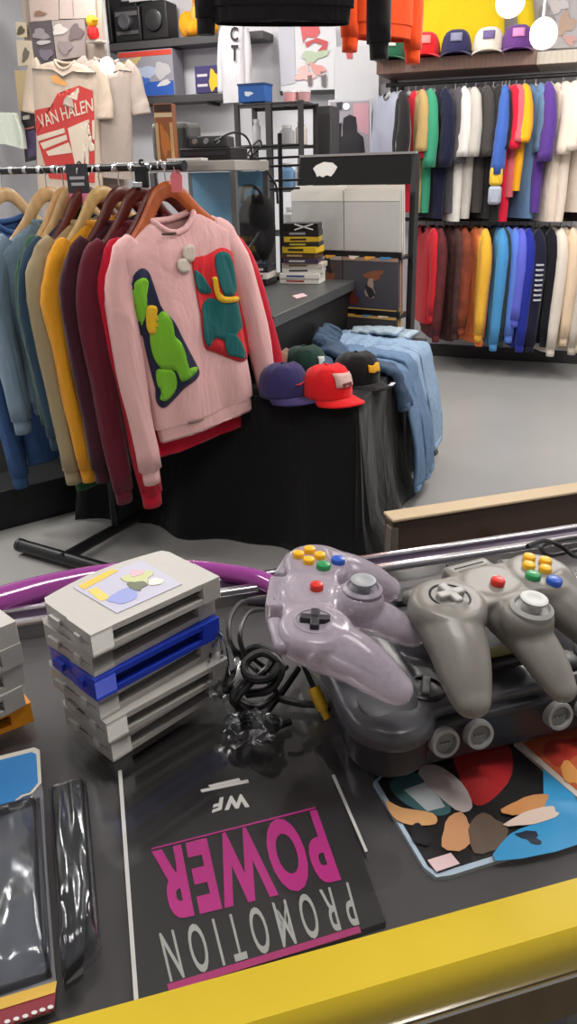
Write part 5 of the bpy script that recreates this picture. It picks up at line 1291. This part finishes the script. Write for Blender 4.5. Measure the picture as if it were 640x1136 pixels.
def far(px, py, z, col, label, L, W, SL, rz, seed, row, m=None, SRD=None, T=.042, extra=None, nm='tee_shirt'):
    u_ = uv(atV(px, py, VC+.03))[0]
    long_ = SL > .6
    t, fr = garment(nm, label, 'shirt' if not long_ else 'sweatshirt', 'clothes on the %s rail' % row, col, L=L, W=W, T=T, SL=(SL*.96, SL), SRD=SRD or ((.085, .09, .095) if not long_ else (.085, .07, .055)),
                    spread=(.02, .03), seed=seed, nr=16, nc=22, ns=9, m=m, cuffs=long_, hemband=long_, wr=.008, sd=.07)
    place(t, S(u_, 6.13, z), SA-pi/2+radians(rz)); 
    src = pl_h if row == 'upper' else bl_h
    h = src if row not in used else copy_tree(src); used[row] = 1
    place(h, S(u_, 6.13, (2.0 if row == 'upper' else 1.10)-.09), SA-pi/2+radians(rz))
    if extra: extra(t, W)
    return t
UP = [(424, (176, 180, 198), 'pale blue grey tee first on the left of the upper rail', .42, .44), (433, (38, 36, 38), 'black tee beside the first pale one on the upper rail', .50, .44),
      (446, (222, 32, 56), 'bright red tee near the left end of the upper rail', .80, .44), (454, (178, 150, 98), 'tan tee between the red and green ones on the upper rail', .80, .40), (463, (58, 146, 112), 'green tee on the upper rail above the record rack', .80, .50),
      (475, (26, 28, 54), 'navy tee right of the green one on the upper rail', .84, .50), (488, (82, 78, 84), 'dark grey tee between navy and white on the upper rail', .80, .48), (499, (214, 210, 204), 'white tee with ragged sleeve on the upper rail', .86, .44),
      (511, (188, 182, 174), 'greyish white tee behind the white one on the upper rail', .84, .44), (522, (66, 62, 60), 'charcoal tee right of the white tees on the upper rail', .80, .44), (533, (44, 44, 44), 'dark charcoal tee in the middle of the upper rail', .84, .42), (542, (36, 36, 38), 'black tee left of the crimson one on the upper rail', .86, .40),
      (552, (212, 30, 58), 'crimson tee in the middle of the upper rail', .86, .40), (560, (204, 96, 104), 'rose pink tee beside the crimson one on the upper rail', .70, .36), (568, (238, 166, 32), 'amber yellow tee on the upper rail', .66, .36),
      (577, (96, 128, 164), 'steel blue tee right of the amber one on the upper rail', .84, .42), (590, (86, 56, 136), 'purple tee on the upper rail left of the cream ones', .80, .48), (608, (224, 208, 190), 'cream tee right of the purple one on the upper rail', .86, .44),
      (621, (226, 212, 196), 'cream tee second of the two on the upper rail', .86, .42), (636, (216, 202, 188), 'cream grey tee at the right edge of the upper rail', .80, .42), (652, (36, 32, 34), 'black tee at the right edge of the upper rail', .86, .44)]
for i, (px, c, l, L, SL) in enumerate(UP):
    far(px, 105, 1.955, c, l, max(L, .6), .235, SL, random.Random(i).uniform(20, 40), 100+i, 'upper')
def block(t, W):
    for z0, z1, c in ((-.50, -.62, (230, 190, 60)), (-.62, -.74, (170, 176, 190))):
        MB().box((W+.02, 0, (z0+z1)/2), (.13, .085, abs(z1-z0))).build('colour_block', fab(c), t, bevel=.02)
far(556, 105, 1.95, (64, 100, 180), 'blue yellow and grey colour-block tee between red and amber on the upper rail', .72, .23, .55, 4, 140, 'upper', extra=block)
maroon = mat('patterned_fabric', (92, 34, 38), .85, .75, 16., .2)
plaid = mat('patterned_fabric', (74, 44, 42), .85, .8, 20., .2); orn = mat('patterned_fabric', (128, 58, 36), .85, .85, 15., .2)
def white_bars(t, W):
    for k in range(8): MB().box((W+.055+.006*k*.3, -.0, -.24-k*.034), (.022, .05, .012), (0, 0, .2)).build('white_print', ink((196, 196, 204), .8), t)
def dark_bars(t, W):
    for k in range(9): MB().box((W-.04, -.046, -.28-k*.03), (.03, .014, .012)).build('dark_print', ink((110, 98, 92), .8), t)
LO = [(466, (196, 36, 48), 'red sweatshirt at the left end of the lower rail', .70, .62, None, None), (476, (92, 34, 38), 'maroon patterned sweatshirt on the lower rail beside the red one', .80, .76, maroon, None), (487, (74, 44, 42), 'dark plaid sweatshirt on the lower rail left of the orange ones', .82, .74, plaid, None),
      (499, (128, 58, 36), 'black and rust patterned sweatshirt on the lower rail', .72, .70, orn, None), (516, (236, 124, 66), 'orange sweatshirt on the lower rail', .82, .78, None, None), (527, (232, 176, 58), 'golden yellow sweatshirt on the lower rail beside the orange one', .76, .74, None, None),
      (538, (48, 66, 62), 'dark green sweatshirt on the lower rail', .82, .78, None, None), (546, (74, 148, 204), 'sky blue sweatshirt on the lower rail', .82, .80, None, None), (554, (92, 130, 214), 'mid blue sweatshirt on the lower rail', .80, .74, None, None), (565, (96, 102, 206), 'periwinkle sweatshirt on the lower rail', .66, .62, None, None),
      (572, (36, 48, 150), 'royal blue sweatshirt low behind the periwinkle one', .84, .80, None, None), (581, (28, 28, 50), 'navy sweatshirt with white lettering marks on the lower rail', .84, .80, None, white_bars), (590, (24, 24, 34), 'black sweatshirt behind the cream ones on the lower rail', .80, .76, None, None),
      (606, (222, 212, 200), 'large cream sweatshirt on the lower rail with faint dark print', .86, .82, None, dark_bars), (619, (226, 202, 172), 'warm cream sweatshirt on the lower rail', .82, .74, None, None), (631, (204, 194, 182), 'grey cream sweatshirt on the lower rail', .84, .80, None, None), (644, (214, 200, 172), 'beige sweatshirt at the right edge of the lower rail', .84, .78, None, None)]
for i, (px, c, l, L, SL, m, ex_) in enumerate(LO):
    far(px, 262, 1.055, c, l, L, .24, SL, random.Random(i+50).uniform(16, 38), 200+i, 'lower', m=m, extra=ex_, nm='sweatshirt')
# yellow sweatshirt on the wall above the caps
t, fr = garment('sweatshirt', 'bright yellow sweatshirt pinned to the wall above the caps', 'sweatshirt', None, (232, 202, 36), L=.62, W=.30, T=.05, SL=(.60, .62), SRD=(.11, .09, .07), spread=(.24, .16), seed=61)
pz = atV(512, 40, V1-.12); u_, v_ = uv(pz); place(t, S(u_, V1-.12, zsh+.68), SA)
for nm, poly, c in (('red_emblem', blob(-.06, -.22, .035, .018, 12, .3, .2, 1), (206, 70, 40)), ('grey_emblem', blob(.12, -.21, .04, .03, 12, 0, .25, 2), (140, 124, 70))):
    b = MB(); b.faces([Vector((x, fr(x, z)-.004, z)) for x, z in poly], [tuple(range(len(poly)))]); b.build(nm, fab(c), t)
# pictures on the wall at the upper right
wall_print('poster', 'pale grey poster with faint shapes above the pale shelf at the upper right', 'poster', [(586, -20), (650, -24), (650, 52), (588, 55)], 6.44,
  [('grey_shape', blob(604, 20, 10, 14, 16, .2, .3, 1), ink((150, 146, 150))), ('tan_shape', blob(628, 26, 9, 12, 16, .3, .3, 2), ink((186, 160, 142))), ('pale_shape', blob(618, 5, 12, 8, 16, .3, .3, 3), ink((206, 200, 200))), ('pink_shape', blob(632, 44, 7, 5, 16, .3, .3, 4), ink((206, 160, 156)))], pap((184, 180, 182)))
# ------------------------------------------------------------------ lamps
def spot(label, px, py, Y, r, strength=30, aim=(0, -.4, -1), power=1.0):
    p = atY(px, py, Y); t = thing('spotlight', label, 'spotlight', p, 0, 'ceiling spotlights')
    q = Vector(aim).normalized().to_track_quat('Z', 'Y').to_matrix().to_4x4()
    MB().lathe([(r*.95, .02), (r*1.1, .015), (r*1.08, -.06), (r*.7, -.13), (r*.3, -.15), (.0001, -.15)], 24, q).build('housing', plas((206, 204, 204), .4), t)
    MB().lathe([(r, .021), (r*.8, .03), (r*.4, .036), (.0001, .038)], 24, q).build('bulb', mat('lamp_glow', (255, 246, 235), .4, .01, 10., emit=strength), t, sharp=180)
    e = q @ Vector((0, 0, -.12))
    MB().tube([e, e+Vector((0, .02, .06)), Vector((e.x, e.y+.02, ZC-p.z))], .008, 8, 2).build('stem', plas((190, 190, 190), .4), t)
    MB().lathe([(.05, ZC-p.z-.03), (.05, ZC-p.z-.001), (.0001, ZC-p.z-.001)], 18, Matrix.Translation((e.x, e.y+.02, 0))).build('ceiling_rose', plas((200, 200, 200)), t)
    l = bpy.data.lights.new('spotlight_lamp', 'POINT'); l.energy = 7.0*power; l.shadow_soft_size = r; l.color = (1, .97, .93)
    o = bpy.data.objects.new('spotlight_lamp', l); COL.objects.link(o); o.location = p+(q.to_3x3() @ Vector((0, 0, r+.045)))
    return t, p
spot('white glowing spotlight at the top edge above the purple cap', 566, 2, 5.2, .075, 14, (-.15, -.75, -.5))
spot('white glowing spotlight in front of the pale wall poster at the right', 603, 38, 5.1, .07, 14, (-.2, -.8, -.3))
spot('small glowing spotlight at the partition beside the boxed console', 119, 73, 4.7, .036, 14, (.1, -.9, -.2))
def panel(u, v, w, d, power, col=(1, .97, .93), i=0):  # panels added overhead, out of view, to brighten the room
    t = sthing('added_ceiling_light', 'flat rectangular light panel added out of view on the ceiling', 'ceiling light', u, v, ZC-.05, 0, 'added ceiling panels')
    MB().box((0, 0, .025), (w+.06, d+.06, .05)).build('frame', plas((220, 220, 220)), t)
    MB().box((0, 0, -.003), (w, d, .004)).build('diffuser', mat('added_panel_glow', (255, 249, 240), .5, .01, 5., emit=4.0), t)
    l = bpy.data.lights.new('added_ceiling_lamp', 'AREA'); l.shape = 'RECTANGLE'; l.size = w; l.size_y = d; l.energy = power; l.color = col
    o = bpy.data.objects.new('added_ceiling_lamp', l); COL.objects.link(o); o.location = S(u, v, ZC-.062); o.rotation_euler = (0, 0, SA)
for x, y, p_ in ((-2.6, 4.4, 46), (-2.0, 1.6, 20), (-1.0, 6.05, 32), (.6, 5.4, 19), (2.35, 4.2, 28), (1.5, 3.2, 44), (-2.4, 3.2, 34), (.25, .45, 28), (1.9, 1.4, 14)):
    u, v = uv(Vector((x, y, 0))); panel(u, v, 1.0, .35, p_)
w = bpy.data.worlds.new('world'); scene.world = w; w.use_nodes = True
w.node_tree.nodes['Background'].inputs[0].default_value = (.8, .85, .9, 1); w.node_tree.nodes['Background'].inputs[1].default_value = .15
vs_ = scene.view_settings; scene.display_settings.display_device = 'sRGB'
vs_.view_transform = 'Standard'; vs_.look = 'None'; vs_.gamma = 1.0; vs_.exposure = 0.0; vs_.use_curve_mapping = False
